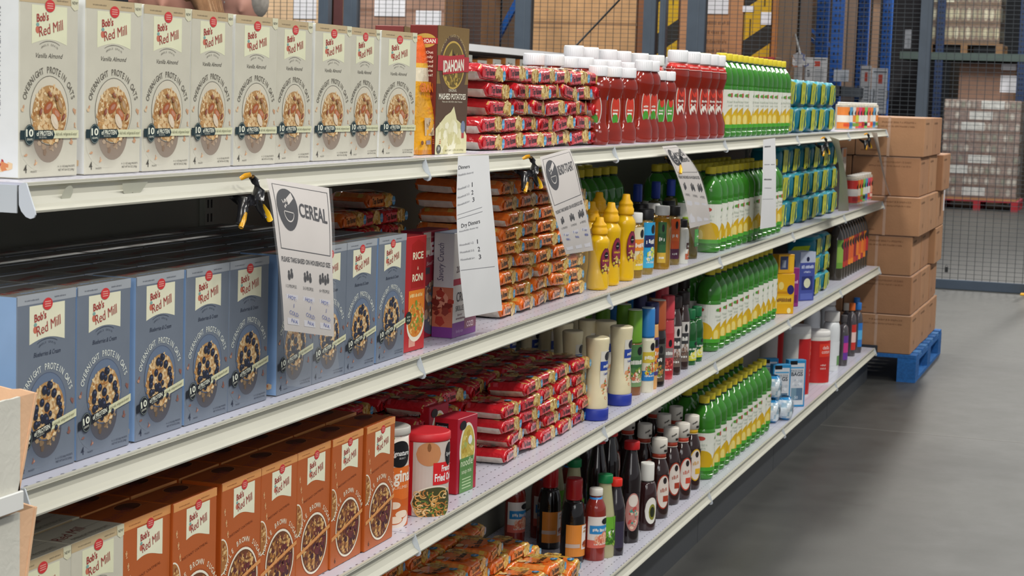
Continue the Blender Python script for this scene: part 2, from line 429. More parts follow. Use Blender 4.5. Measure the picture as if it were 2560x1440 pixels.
    m.text(F, '4 - 2.1 OZ (60g) PACKETS', w*.8, h*.052, h*.011, P['tx'], 3, w=w*.3); m.text(F, 'NET WT 8.4 OZ (240g)', w*.8, h*.032, h*.012, P['tx'], 3, w=w*.28)
def cereal_box(k):
    w, d, h = .124, .066, .216
    m = MB()
    c = dict(v=dict(F='#cbc7b6', L='#e4e4e0', R='#dcdcd4', T='#c9c3ae', B='#cfc8b4', D='#999999'),
             b=dict(F='#717a87', L='#8aa8cc', R='#8aa8cc', T='#6b6862', B='#717a87', D='#555555'),
             m=dict(F='#b8602f', L='#b9581f', R='#b9581f', T='#a8531f', B='#b8602f', D='#555555'))[k]
    m.box(-w/2, w/2, -d/2, d/2, 0, h, c, b=.0012)
    cereal_front(m, F_front(w, d), w, h, k)
    F = F_left(w, d)
    tx = dict(v='#8c8c8c', b='#f2f4f4', m='#f0d9b8')[k]
    m.text(F, 'OVERNIGHT PROTEIN OATS' if k != 'm' else 'MAPLE BROWN SUGAR', d*.62, h*.62, d*.17, tx, 2, rot=PI/2, w=h*.6, bold=.01)
    m.text(F, "Red Mill", d*.5, h*.2, d*.45, '#b03a48', 2, rot=PI/2+.2, w=h*.3, shear=.25)
    m.blobs(F, d*.7, h*.07, d*.14, h*.03, 8, d*.08, ['#d98a5a','#b84a4a','#e8c8a0'], 2, 5)
    if k != 'm': m.text(F, dict(v='Vanilla Almond', b='Blueberries & Cream')[k], d*.28, h*.55, d*.12, mixc(tx, '#303a50', .6), 2, rot=PI/2, shear=.3)
    else:
        for i in range(7): m.rect(F, d*.15, d*(.5+.3*sin(i*2.1)), h*(.5-i*.05), h*(.512-i*.05), '#dfa878', 1)
    T = F_top(w, d, h)
    m.text(T, "Red Mill", w*.35, d*.35, d*.25, '#8c4038', 2, rot=.15, shear=.2); m.text(T, 'OVERNIGHT PROTEIN OATS' if k != 'm' else 'MAPLE BROWN SUGAR', w*.5, d*.12, d*.1, c['L'] if k != 'v' else '#7a7464', 2, w=w*.7)
    m.rect(T, 0, w, d*.495, d*.51, mixc(c['T'], '#000000', .5), 1)
    if k == 'm': m.disc(T, w*.7, d*.68, w*.2, d*.22, '#4c2a1a', 1, 20, edge='#5e2f18'); m.ring(T, w*.7, d*.68, w*.2, d*.22, .001, '#c08050', 2)
    return m
PR = {}
for k, nm in (('v','cereal_box'), ('b','cereal_box'), ('m','cereal_box')):
    PR['cereal_'+k] = Proto(nm, 'cereal box', [('cereal_box', cereal_box(k), M_PAPER)])

def put_row(kind, us, si, y, labels, cat_group=None, z=None, **kw):
    """stand one product per photo column u (its middle at the base) along depth y of deck si"""
    out = []
    for i, u in enumerate(us):
        x = X(u, y, SZ[si])
        out.append(PR[kind].put(labels(i) if callable(labels) else labels, (x, y+kw.get('dy', 0), (z or SZ[si])+.0006), kw.get('rz', 0), cat_group))
    return out
# fronts from the photo: left and right edge of each front
W_, D_ = .124, .066
def boxes(kind, edges, si, yf, word, grp, rot=None, gap=.0015):
    n = len(edges); px = -9
    for i, e in enumerate(edges):
        yy = yf[i] if isinstance(yf, (list, tuple)) else yf
        x0 = X(e[0], yy, SZ[si]+.02); x1 = X(e[1], yy, SZ[si]+.02)
        cx = (x0+x1)/2; r = (rot or {}).get(i, 0)
        cx = max(cx, px+W_+gap); px = cx
        PR[kind].put('%s cereal box, %s in front on the %s' % (word, nth(i, n), SHELF[si]), (cx, yy+D_/2, SZ[si]+.0006), r, grp)
    return px
boxes('cereal_v', [(43,197),(212,352),(355,474),(476,576),(590,686),(686,777),(786,872),(872,941),(958,1023)], 0,
      [.046,.043,.042,.046,.046,.05,.046,.05,.038], 'cream vanilla almond', 'cream vanilla almond boxes along the top shelf', {0:.0, 1:-.04, 3:.02, 4:-.04, 6:-.05, 8:-.12})
BL = [(43,186),(190,325),(330,463),(465,566),(573,664),(690,781),(781,855),(858,930),(945,1006)]
boxes('cereal_b', BL, 1, .028, 'blue blueberries and cream', 'blue front row boxes')
for j in range(1, 5):                # rows behind, their tops in shadow
    for i in range(9):
        x = .095+i*.1295+RND.uniform(-.004, .004)
        PR['cereal_b'].put('dark topped blue cereal box, %s row back, %s on the second shelf' % (ORD[j], nth(i, 9)), (x, .061+j*.0715, SZ[1]+.0006+(.0 if RND.random() < .8 else .0)), RND.uniform(-.03, .03), 'blue boxes behind the front row')
MP = [(418,548),(548,650),(650,735),(735,818),(824,903),(907,985)]
boxes('cereal_v', [(35,170),(172,303)], 2, .034, 'cream colored', 'cream boxes at the left end of the third shelf')
boxes('cereal_m', [(308,418)]+MP, 2, [.034,.03,.033,.033,.033,.03,.026], 'orange maple brown sugar', 'orange front row boxes')
for j in range(1, 5):
    for i in range(9):
        if i < 2 and j < 2: k, w = 'cereal_v', 'cream cereal box, %s row back, %s on the third shelf' % (ORD[j], nth(i, 9))
        else: k, w = 'cereal_m', 'orange cereal box, %s row back, %s on the third shelf' % (ORD[j], nth(i, 9))
        PR[k].put(w, (.09+i*.1295+RND.uniform(-.003, .003), .067+j*.0705, SZ[2]+.0006), RND.uniform(-.02, .02), 'boxes behind the front row of the third shelf' if k == 'cereal_m' else 'cream boxes behind the front row')

# ---- other cartons
def carton(name, cat, w, d, h, cols, art, left=None, top=None, m_=None, bev=.0012):
    m = MB(); m.box(-w/2, w/2, -d/2, d/2, 0, h, cols, b=bev); art(m, F_front(w, d), w, h)
    if left: left(m, F_left(w, d), d, h)
    if top: top(m, F_top(w, d, h), w, d)
    return Proto(name, cat, [(name, m, m_ or M_PAPER)])
def potato_front(m, F, w, h):
    br = '#5b4434'
    m.rect(F, 0, w, h*.55, h, '#8a7040', 1, top='#7d6236'); m.rect(F, 0, w, h*.3, h*.55, br, 1)
    m.disc(F, w*.5, h*.68, w*.44, h*.26, br, 2, 36)
    m.arc(F, "AMERICA'S FAVORITE POTATOES", w*.5, h*.7, w*.42, h*.022, '#d8c08a', PI*.85, PI*.15, 4, rb=h*.22)
    m.disc(F, w*.5, h*.7, w*.36, h*.19, '#c8a850', 3, 36); m.disc(F, w*.5, h*.7, w*.33, h*.175, '#6e5a2a', 4, 36)
    for x, y, s_ in ((.3,.74,.1),(.45,.78,.14),(.62,.76,.12),(.5,.72,.2)):
        m.poly(F, [(w*(x-s_), h*(y-.03)), (w*x, h*(y+s_*.35)), (w*(x+s_), h*(y-.03))], '#b09a4a', 5); m.poly(F, [(w*x, h*(y-.03)), (w*x, h*(y+s_*.35)), (w*(x+s_), h*(y-.03))], '#4a3c20', 6)
    m.blobs(F, w*.5, h*.6, w*.26, h*.06, 40, w*.03, ['#c8a850','#6e5a2a','#a88c40'], 5, 7)
    m.rect(F, 0, w, h*.65, h*.77, '#b8323a', 7); 
    m.poly(F, [(w*.16, h*.62), (w*.84, h*.65), (w*.84, h*.79), (w*.16, h*.76)], '#b8323a', 8)
    m.text(F, 'IDAHOAN', w*.5, h*.655, h*.085, '#f0ead8', 10, rot=.05, w=w*.66, bold=.04)
    m.text(F, 'ORIGINAL', w*.5, h*.49, h*.022, '#e8e0c8', 4, w=w*.26); m.text(F, 'MASHED POTATOES', w*.5, h*.43, h*.045, '#f4efdc', 4, w=w*.86, bold=.02)
    m.text(F, 'Made with 100% REAL Idaho Potatoes', w*.5, h*.405, h*.013, '#e8e0c8', 4, w=w*.64)
    m.poly(F, [(0, 0), (w, 0), (w, h*.14), (w*.8, h*.24), (w*.66, h*.27), (w*.56, h*.375), (w*.46, h*.33), (w*.3, h*.3), (w*.12, h*.24), (0, h*.2)], '#e2dcae', 3)
    m.blobs(F, w*.45, h*.14, w*.4, h*.12, 60, w*.07, ['#efe9c4','#d6cf98','#e8e2b8','#f4f0d4'], 4, 2)
    m.disc(F, w*.86, h*.21, w*.07, h*.05, '#7a86a0', 7); m.rect(F, w*.82, w*.9, h*.12, h*.18, '#b84a4a', 6)
    m.disc(F, w*.1, h*.04, w*.07, h*.035, '#55544a', 7); m.text(F, '34', w*.1, h*.03, h*.03, '#f0f0e8', 8)
    m.text(F, 'NET WT 13.75 OZ (390g)', w*.6, h*.02, h*.014, '#8a8458', 7, w=w*.6)
def potato_left(m, F, d, h):
    m.disc(F, d*.55, h*.88, d*.4, h*.055, '#c8a850', 2); m.rect(F, d*.1, d, h*.855, h*.9, '#b8323a', 3); m.text(F, 'IDAHOAN', d*.55, h*.862, h*.03, '#f0ead8', 4, w=d*.75, bold=.03)
    for i, t in enumerate(('Check Out', 'Our Family', 'of Flavored', 'Mashed and', 'Casserole', 'Potatoes!')): m.text(F, t, d*.5, h*(.78-i*.035), h*.02, '#f2dcc8', 3, w=d*.7, bold=.02)
    for i in range(3): m.rect(F, d*.2, d*.8, h*(.5-i*.12), h*(.56-i*.12), ['#d89a3a','#4a3a78','#b84a3a'][i], 2)
PR['potato'] = carton('mashed_potato_box', 'food box', .165, .055, .236, dict(F='#5b4434', L='#7a2a22', R='#7a2a22', T='#7a3028', B='#5b4434', D='#444444'), potato_front, potato_left)
x = X(1131, .045, SZ[0]+.1); PR['potato'].put('brown mashed potato box with a red ribbon name, right of the orange granola bag', (x, .045+.028, SZ[0]+.0006), 0)
x = X(968, .16, SZ[0]+.2)
PR['potato'].put('brown mashed potato box behind the last cream cereal boxes, only its top edge showing', (X(990, .19, SZ[0]+.23), .19, SZ[0]+.0006), .25)
PR['potato'].put('brown mashed potato box standing behind the orange granola bag', (X(1062, .19, SZ[0]+.2)+.03, .215, SZ[0]+.0006), -.2)
def rice_front(m, F, w, h):
    m.rect(F, w*.3, w*.9, h*.55, h*.93, '#a8201c', 1)
    m.poly(F, [(w*.3,h*.93),(w*.6,h*.97),(w*.9,h*.93)], '#a8201c', 1)
    for i, t in enumerate(('RICE', 'A', 'RONI')): m.text(F, t, w*.6, h*(.8-i*.095), h*.06 if i != 1 else h*.03, '#f4e8c8', 3, w=(w*.5 if i != 1 else w*.06), bold=.03)
    m.rect(F, w*.2, w*.95, h*.42, h*.53, '#e8862a', 2); m.scrawl(F, w*.57, h*.47, h*.03, w*.62, '#f8e2a0')
    m.rect(F, w*.2, w*.95, h*.2, h*.42, '#e8862a', 2)
    m.disc(F, w*.55, h*.25, w*.42, h*.17, '#f0e6d0', 3); m.disc(F, w*.55, h*.27, w*.38, h*.15, '#d8852e', 4)
    m.blobs(F, w*.55, h*.28, w*.36, h*.14, 110, w*.05, ['#e8a040','#c86a20','#f0c070','#7a9a3a','#d8852e'], 5, 6)
    m.disc(F, w*.2, h*.3, w*.14, h*.055, '#243028', 8); m.text(F, 'NOW', w*.2, h*.3, h*.018, '#e0e8d0', 9); m.text(F, 'MORE', w*.2, h*.27, h*.018, '#e0e8d0', 9)
    m.rect(F, w*.25, w*.55, h*.04, h*.12, '#d89a88', 2)
def rice_left(m, F, d, h):
    for i in range(16): m.rect(F, d*.2, d*(.6+.2*sin(i*1.7)), h*(.08+i*.05), h*(.1+i*.05), '#e8b8a8' if i not in (6,7,11) else '#e8862a', 1)
PR['rice'] = carton('rice_box', 'food box', .09, .04, .207, dict(F='#b8282a', L='#a82024', R='#a82024', T='#902024', B='#b8282a', D='#444444'), rice_front, rice_left)
PR['rice'].put('red boxed rice dinner with an orange panel, right of the last blue cereal box', (X(1030, .033, SZ[1])+.008, .053, SZ[1]+.0006), -.05)
def helper_front(m, F, w, h):
    m.text(F, 'HELPER', w*.55, h*.78, h*.115, '#e8d8dc', 3, rot=.06, w=w*.8, bold=.04); m.text(F, 'HAMBURGER', w*.5, h*.93, h*.02, '#e8b8b8', 3, w=w*.4)
    m.text(F, 'Beef Stroganoff', w*.55, h*.69, h*.035, '#e8c8cc', 3, rot=.05, w=w*.75, shear=.2)
    m.disc(F, w*.45, h*.27, w*.5, h*.25, '#5c6678', 2); m.blobs(F, w*.42, h*.32, w*.42, h*.2, 120, w*.06, ['#b8a088','#8a7260','#d0bca0','#6e5646','#a89078'], 4, 8)
    # a white glove waving: palm, three fingers, thumb, red nose
    m.disc(F, w*.83, h*.46, w*.12, h*.085, '#e4e6ec', 6)
    for i, q in enumerate((-.09, -.01, .07)): m.disc(F, w*(.83+q), h*.57, w*.034, h*.06, '#e4e6ec', 6, rot=-q*2)
    m.disc(F, w*.96, h*.46, w*.05, h*.03, '#d4d8e0', 6)
    m.rect(F, 0, w*.3, h*.6, h*.66, '#4a4450', 3)
    m.rect(F, w*.02, w*.3, h*.78, h*.99, '#cfc4b8', 7)
    for i in range(6): m.rect(F, w*(.1+i*.03), w*(.115+i*.03), h*.82, h*.94, '#77706c', 8)
PR['helper'] = carton('pasta_dinner_box', 'food box', .13, .045, .203, dict(F='#a02a3c', L='#8c2434', R='#8c2434', T='#7a202c', B='#a02a3c', D='#444444'), helper_front)
PR['helper'].put('crimson pasta dinner box with a white waving glove, behind the boxed rice dinner', (X(1068, .085, SZ[1])+.012, .1, SZ[1]+.0006), -.02)
def crunch_front(m, F, w, h):
    m.rect(F, 0, w, 0, h*.14, '#7a3a86', 2); m.text(F, 'family size', w*.3, h*.04, h*.03, '#c8a8d0', 3); m.rect(F, w*.5, w, h*.06, h*.16, '#8c5a6c', 3); m.text(F, 'COZI', w*.74, h*.075, h*.05, '#e0c8d0', 4, bold=.03)
    m.rect(F, 0, w, h*.5, h*.56, '#b03048', 2)
    m.text(F, 'CRUNCHY', w*.55, h*.34, h*.09, '#2e2e36', 3, w=w*.8); m.text(F, 'SKILLET', w*.32, h*.25, h*.05, '#3e3e46', 3, w=w*.4)
    m.text(F, 'flavored', w*.3, h*.2, h*.025, '#8a7078', 3, shear=.3); m.scrawl(F, w*.4, h*.165, h*.018, w*.5, '#8a7078')
    m.disc(F, w*.5, h*.85, w*.2, h*.06, '#3a3a44', 2); m.text(F, '200', w*.22, h*.62, h*.06, '#5a3a4a', 3)
def crunch_left(m, F, d, h):
    m.rect(F, 0, d, 0, h*.1, '#7a3a86', 1); m.rect(F, 0, d, h*.1, h*.48, '#c06a50', 1)
    m.blobs(F, d*.5, h*.3, d*.42, h*.16, 30, d*.2, ['#a83a2e','#7c2a22','#d89078','#8c3a30','#e8b8a0'], 2, 4)
    m.text(F, 'Savory Crunch', d*.5, h*.72, d*.3, '#4a4464', 2, rot=PI/2, w=h*.36, shear=.2)
PR['crunch'] = carton('skillet_meal_box', 'food box', .12, .042, .2, dict(F='#d8d4d0', L='#c8c4c4', R='#c8c4c4', T='#8890a0', B='#d0d0d0', D='#444444'), crunch_front, crunch_left)
PR['crunch'].put('white skillet meal box with a purple base, partly hidden by the long white price sheet', (X(1165, .025, SZ[1])+.004, .052, SZ[1]+.0006), -.03)
def soup_front(m, F, w, h):
    m.disc(F, w*.5, h*.56, w*.4, h*.36, '#e8e4d0', 2); m.disc(F, w*.52, h*.57, w*.34, h*.31, '#c8b050', 3)
    m.blobs(F, w*.5, h*.55, w*.3, h*.26, 60, w*.07, ['#d8c468','#b89a3c','#e4d488','#a8b060'], 4, 3); m.disc(F, w*.62, h*.68, w*.1, h*.06, '#e4e8e8', 7)
    m.rect(F, w*.12, w*.82, 0, h*.46, '#5c8a4c', 8); m.text(F, 'noodle', w*.47, h*.35, h*.1, '#dfe8c8', 9, w=w*.6); m.text(F, 'soup mix', w*.47, h*.25, h*.06, '#dfe8c8', 9, w=w*.5)
    for i in range(4): m.rect(F, w*.25, w*.7, h*(.05+i*.04), h*(.065+i*.04), '#b8d0a0', 9)
    m.disc(F, w*.25, h*.9, w*.16, h*.06, '#1c1c20', 8)
def soup_left(m, F, d, h):
    m.rect(F, d*.05, d*.6, h*.84, h*.93, '#201c20', 2); m.text(F, 'Signature', d*.32, h*.865, h*.04, '#e8e4e4', 3, w=d*.45, shear=.2)
    for i in range(13): m.rect(F, d*.1, d*(.62+.1*sin(i*2.3)), h*(.12+i*.048), h*(.133+i*.048), '#d88a90', 1)
PR['soup'] = carton('soup_mix_box', 'food box', .088, .052, .15, dict(F='#a82238', L='#c0202e', R='#a82238', T='#b02030', B='#a82238', D='#444444'), soup_front, soup_left)
PR['soup'].put('red noodle soup mix box with a green label, right of the fried onion canister', (X(1178, .03, SZ[2]), .066, SZ[2]+.0006), -.1)
PR['soup'].put('red soup mix box standing behind the fried onion canister', (X(1082, .15, SZ[2]), .165, SZ[2]+.0006), -.1)
# ================================================================ instant noodle packs (12 x 9.5 x 3 cm pillow packs)
def noodle_pack(base, gold, seed, tone):
    R = random.Random(seed); m = MB()
    nx, ns = 22, 20; hx, hy, hz = .0595, .0455, .0153
    jit = [[R.uniform(-1, 1) for _ in range(ns)] for _ in range(nx+1)]
    def prof(s):
        a = abs(s)
        return 1 if a < .78 else max(.07, 1-((a-.78)/.17)**2) if a < .93 else .07
    vs = []; fs = []; cl = []
    for i in range(nx+1):
        s = -1+2*i/nx; k = prof(s)
        for j in range(ns):
            t = 2*PI*(j+.5)/ns; c, q = cos(t), sin(t); e = .42
            y = hy*(abs(c)**e)*(1 if c > 0 else -1)*(1 if abs(s) < .9 else .95)
            z = hz*k*(abs(q)**.42)*(1 if q > 0 else -1)
            w = .0016*jit[i][j]*(1 if abs(s) < .9 else .4)
            vs.append((hx*s+.0008*jit[i][(j+3) % ns], y+w*.6, z+hz+.0005+w*(.9 if q > 0 else .2)))
    for i in range(nx):
        s = -1+2*(i+.5)/nx
        for j in range(ns):
            fs.append((i*ns+j, (i+1)*ns+j, (i+1)*ns+(j+1) % ns, i*ns+(j+1) % ns))
            t = 2*PI*(j+1)/ns; q = sin(t)
            if q < -.8: col = '#d9cfc0'
            elif abs(s) > .9: col = gold if s > 0 else base
            elif s > .3: col = R.choice([gold, gold, tone[0], tone[1]])
            elif q > .3 and R.random() < .2: col = R.choice(tone)  # lighter flecks on top: print tones, also painted crinkle highlights
            else: col = base
            cl.append(C(col))
    m.add(vs, fs, cl, True)
    m.f.append([i for i in range(ns)]); m.sm.append(False); m.c.append([C(base)]*ns)
    m.f.append([nx*ns+i for i in range(ns)][::-1]); m.sm.append(False); m.c.append([C(gold)]*ns)
    Fr = plane((-hx, -hy-.0016, .0005), (1,0,0), (0,0,1), (0,-1,0))
    T = plane((-hx, -hy, 2*hz+.0021), (1,0,0), (0,1,0), (0,0,1))
    m.rect(Fr, .018, .066, .006, .024, tone[1], 1); m.text(Fr, 'Top Ramen', .042, .0105, .011, '#1d1713', 3, rot=.06, w=.044, bold=.03, shear=.15)
    m.blobs(Fr, .086, .015, .019, .0105, 44, .006, [gold, tone[0], '#e4c884', '#a8782c'], 2, seed)
    m.disc(Fr, .108, .014, .007, .0095, '#4fa3cf', 5, 14); m.disc(Fr, .013, .013, .008, .008, base, 2, 12); m.text(Fr, 'NEW', .108, .0115, .004, '#e8f4fa', 6)
    m.disc(T, .06, .05, .036, .03, tone[1], 1, 18, edge=base); m.text(T, 'Top Ramen', .056, .034, .015, '#1d1713', 3, rot=.08, w=.07, bold=.03, shear=.15)
    m.text(T, 'NISSIN', .024, .056, .008, '#e8e0d8', 3, rot=.08)
    m.blobs(T, .095, .062, .02, .022, 40, .007, [gold, tone[0], '#e4c884', '#a8782c'], 2, seed+5)
    m.disc(T, .085, .018, .011, .0085, '#2f8ac0', 4, 16); m.text(T, 'NEW', .085, .015, .006, '#e8f4fa', 5)
    m.disc(T, .03, .075, .012, .009, '#e0c890', 3, 12)
    return m
RED = [Proto('noodle_pack', 'noodle pack', [('noodle_pack', noodle_pack('#c41f28', '#c9a04a', 10+i, ['#d8b468', '#d4505a']), M_FILM)]) for i in range(3)]
ORG = [Proto('noodle_pack', 'noodle pack', [('noodle_pack', noodle_pack('#ea7224', '#d8a63c', 20+i, ['#e4bc5a', '#e89048']), M_FILM)]) for i in range(3)]
def stack(protos, si, x0, nx, layers, y, word, grp, dx=.1265, jitter=.3, tilt=.0, place='front', dz=.0318, rz=0.0, zs=1.0):
    """a wall of packs: columns along x, layers upward (layers may be a list per column)"""
    row = {}
    for i in range(nx):
        lv = layers[i] if isinstance(layers, (list, tuple)) else layers
        for k in range(lv):
            off = RND.uniform(-.022, .022)*jitter; dropx = 0
            row.setdefault(k, RND.uniform(-.03, .03)*jitter); off = row[k]
            r = RND.uniform(-.12, .12)*jitter; tl = RND.uniform(-.055, .055)*jitter*(2.2 if RND.random() < .12 and jitter > .95 else 1)
            x = x0+i*dx+off+RND.uniform(-.003, .003)*jitter; yy = y+RND.uniform(-.006, .006)*jitter
            if place == 'front':
                lab = '%s noodle pack, front row, %s layer up, %s column, %s' % (word, ORD[k], ORD[i], SHELF[si]); g = grp
            else: lab = '%s noodle pack, %s, %s layer up, %s column, %s' % (word, place, ORD[k], ORD[i], SHELF[si]); g = grp
            RND.choice(protos).put(lab, (x, yy, SZ[si]+.001+k*dz), 0, g, rot=(RND.uniform(-.04,.04)*jitter, tl, rz+r), scale=(1,1,zs))
# red wall on the top shelf
stack(RED, 0, X(1205, .09, SZ[0]), 7, [5,5,5,5,5,5,5], .1, 'red', 'red noodle packs on the top shelf', dx=.118, jitter=1.2, dz=.0345, zs=1.1)
# orange wall on the second shelf, ending at the yellow mustard
stack(ORG, 1, X(1250, .09, SZ[1])-.06, 5, [9,9,9,9,8], .1, 'orange', 'orange noodle packs on the second shelf', dx=.125, jitter=1)
stack(ORG, 1, X(1250, .09, SZ[1])-.06, 5, [9,9,9,9,9], .2, 'orange', 'orange noodle packs behind the front wall', dx=.125, jitter=.6, place='second row')
stack(RED, 1, 1.34, 4, [5,6,7,7], .3, 'dark red', 'noodle packs in the dark back of the second shelf', dx=.13, jitter=.8, place='shadowed back', dz=.032)
for i, (x, z) in enumerate(((1.36, .168), (1.5, .196), (1.64, .228))):
    ORG[i].put('orange noodle pack loose in the shadow at the back, %s of three' % nth(i, 3), (x, .3, SZ[1]+z), 0, 'loose orange packs in the shadow', rot=(0, 0, .1-.1*i))
# red heap on the third shelf: front columns and three deeper rows with their tops in view
x3 = X(1228, .1, SZ[2]-.0)+.02
stack(RED, 2, x3, 5, [4,5,5,5,5], .1, 'red', 'red noodle packs in the front of the third shelf', dx=.1265, jitter=1)
xb = x3-.1265*6
stack(RED, 2, xb, 11, [4,4,4,4,5,5,5,5,5,5,5], .2, 'red', 'red noodle packs in the middle rows', dx=.1265, jitter=.9, place='second row')
stack(RED, 2, xb, 11, [4,4,5,5,5,5,5,5,5,5,5], .297, 'red', 'red noodle packs in the rear rows', dx=.1265, jitter=.9, place='third row')
# orange heap on the bottom shelf
xo = 1.38
stack(ORG, 3, xo, 8, [3,3,4,4,4,4,4,3], .06, 'orange', 'orange noodle packs in the front of the bottom shelf', dx=.128, jitter=1.1)
stack(ORG, 3, xo, 8, [5,5,6,6,6,6,5,4], .157, 'orange', 'orange noodle packs in the second row of the bottom shelf', dx=.128, jitter=1, place='second row')
stack(ORG, 3, xo, 7, [6,6,7,7,6,6,6], .254, 'orange', 'orange noodle packs in the third row of the bottom shelf', dx=.128, jitter=1, place='third row')

# orange granola bag, a standing pouch with a folded top
def pouch():
    m = MB(); w, h, d = .11, .215, .06
    def f(u, v):
        a = 2*PI*u; k = 1-v*v*.85; ww = w*(.5 if v < .8 else .5-(v-.8)*1.1); sk = .012*v*v
        x = ww*(abs(cos(a))**.7)*(1 if cos(a) > 0 else -1)-sk*1.6+.004*sin(9*v+a*3); y = -d/2*k*(abs(sin(a))**.7)*(1 if sin(a) > 0 else -1)+.003*sin(13*v+5*a)
        return Vector((x, y, h*v))
    def col(u, v):
        if v > .78: return '#ee6a2c'
        if .62 < v: return '#e8dcc0' if (u > .16 and u < .5 and v < .74) else '#f0b840'
        return '#e9a722' if v > .04 else '#d88a1c'
    m.grid(f, 32, 26, col)
    F = plane((-w/2, -d/2-.003, 0), (1,0,0), (0,.06,1), (0,-1,0))
    m.text(F, 'GRANOLA', w*.56, h*.53, h*.07, '#e87820', 3, w=w*.8, bold=.04); m.text(F, 'Honey Oats', w*.56, h*.48, h*.03, '#e87820', 3)
    m.text(F, 'NATURALLY', w*.6, h*.38, h*.025, '#d86a20', 3); m.text(F, 'FLAVORED', w*.6, h*.34, h*.025, '#d86a20', 3)
    m.rect(F, w*.28, w*.85, h*.16, h*.31, '#c8b090', 3); m.blobs(F, w*.56, h*.235, w*.24, h*.06, 60, w*.04, ['#d8c0a0','#a88860','#e8d8b8','#8c6c48'], 4, 3)
    m.disc(F, w*.18, h*.1, w*.05, h*.018, '#7a4a20', 3); m.rect(F, w*.32, w*.48, h*.085, h*.12, '#9a8a90', 3)
    for i in range(3): m.rect(F, w*.55, w*.85, h*(.09+i*.015), h*(.096+i*.015), '#c86a20', 3)
    return m
PR['pouch'] = Proto('granola_bag', 'granola bag', [('granola_bag', pouch(), M_FILM)])
PR['pouch'].put('orange and yellow granola bag leaning beside the last cream cereal box', (X(1051, .07, SZ[0]), .08, SZ[0]+.001), -.1)

# teal and lime wrapped packs
def teal_pack(seed):
    R = random.Random(seed); m = MB(); w, d, h = .226, .12, .098
    def f(u, v):
        a = 2*PI*u; k = 1-abs(2*v-1)**5*.22
        return Vector((w/2*k*(abs(cos(a))**.4)*(1 if cos(a) > 0 else -1), -d/2*k*(abs(sin(a))**.32)*(1 if sin(a) > 0 else -1), h*v+.002*sin(a*4+seed)*(v if v < .9 else .9)))
    m.grid(f, 36, 8, lambda u, v: '#0b7185' if v < .86 else '#2a9aac')
    n = 36; top = [f(i/n, 1) for i in range(n)]; m.add(top, [tuple(range(n))], '#a8d4da'); m.add([f(i/n, 0) for i in range(n)], [tuple(range(n))], '#0f7f96')
    F = plane((-w/2, -d/2-.002, 0), (1,0,0), (0,0,1), (0,-1,0))
    for cx in (.4,):
        q_ = R.uniform(-.03,.03); m.poly(F, [(w*(cx-.26+q_), h*.08), (w*(cx+.12+q_), h*.1), (w*(cx+.2-q_), h*.9), (w*(cx-.2-q_), h*.93)], '#b9bc28', 2); m.blobs(F, w*cx, h*.5, w*.1, h*.3, 10, w*.05, ['#8fa23c','#7f9a4a','#c9cc4a'], 3, seed)
        cx += .16; m.poly(F, [(w*(cx+.1), h*.15), (w*(cx+.2), h*.3), (w*(cx+.15), h*.55), (w*(cx+.22), h*.85), (w*(cx+.14), h*.7), (w*(cx+.11), h*.4)], '#cfe03a', 2)
        m.blobs(F, w*(cx+.13), h*.5, w*.05, h*.4, 7, w*.022, ['#cfe03a','#e4eef0','#bfd62c'], 3, seed+int(cx*10))
        m.poly(F, [(w*(cx-.2), h*.06), (w*(cx-.09), h*.1), (w*(cx-.09), h*.2), (w*(cx-.2), h*.15)], '#bfd62c', 2)
    Fl = plane((-w/2-.002, d/2, 0), (0,-1,0), (0,0,1), (-1,0,0))
    m.poly(Fl, [(d*.15,h*.2),(d*.8,h*.35),(d*.85,h*.6),(d*.3,h*.5)], '#bfd62c', 2)
    return m
TEAL = [Proto('wrapped_pack', 'wrapped pack', [('wrapped_pack', teal_pack(30+i), M_TISSUE)]) for i in range(2)]
def teal(si, u0, n, layers, y, grp, word='front', sc=1.0, dx=.232):
    x0 = X(u0, y-.055, SZ[si])+.13
    for i in range(n):
        for k in range(layers):
            TEAL[(i+k) % 2].put('teal and lime wrapped pack, %s layer up, %s on the %s' % (ORD[k], nth(i, n), SHELF[si]),
                (x0+i*dx+RND.uniform(-.002, .002), y+RND.uniform(-.004, .004), SZ[si]+.001+k*.1005*sc), RND.uniform(-.012, .012), grp, scale=(1,1,sc))
teal(0, 1958, 5, 2, .11, 'teal packs on the top shelf')
teal(1, 1937, 6, 3, .11, 'teal packs on the second shelf')
teal(2, 2025, 2, 3, .11, 'teal packs on the third shelf', sc=.8)
# ================================================================ bottles, jars and cans
def smooth_prof(p, k=4):
    """Catmull-Rom through (z, r) control points -> list of (r, z)"""
    out = []
    for i in range(len(p)-1):
        p0 = p[max(i-1, 0)]; p1 = p[i]; p2 = p[i+1]; p3 = p[min(i+2, len(p)-1)]
        for j in range(k):
            t = j/k; q = []
            for a in (0, 1):
                q.append(.5*((2*p1[a])+(-p0[a]+p2[a])*t+(2*p0[a]-5*p1[a]+4*p2[a]-p3[a])*t*t+(-p0[a]+3*p1[a]-3*p2[a]+p3[a])*t**3))
            out.append((max(q[1], .001), q[0]))
    out.append((p[-1][1], p[-1][0])); return out
def body(prof, col, sy=1.0, seg=24, colfn=None, raw=False):
    m = MB(); m.lathe(prof if raw else smooth_prof(prof), col, seg, 1, sy, colfn=colfn); return m
def cap(r, z0, h, col, ribs=True, top=None, seg=24, sy=1.0):
    m = MB(); m.lathe([(r*.97, z0), (r, z0+h*.06), (r, z0+h*.9), (r*.93, z0+h)], col, seg, 1, sy)
    if ribs:
        for i in range(30):
            t = 2*PI*i/30; c, s_ = cos(t), sin(t)
            m.bar((r*s_, -r*c*sy, z0+h*.12), (r*s_, -r*c*sy, z0+h*.85), .0007, .0007, mixc(col, '#000000', .12), up=(s_, -c, 0))
    return m
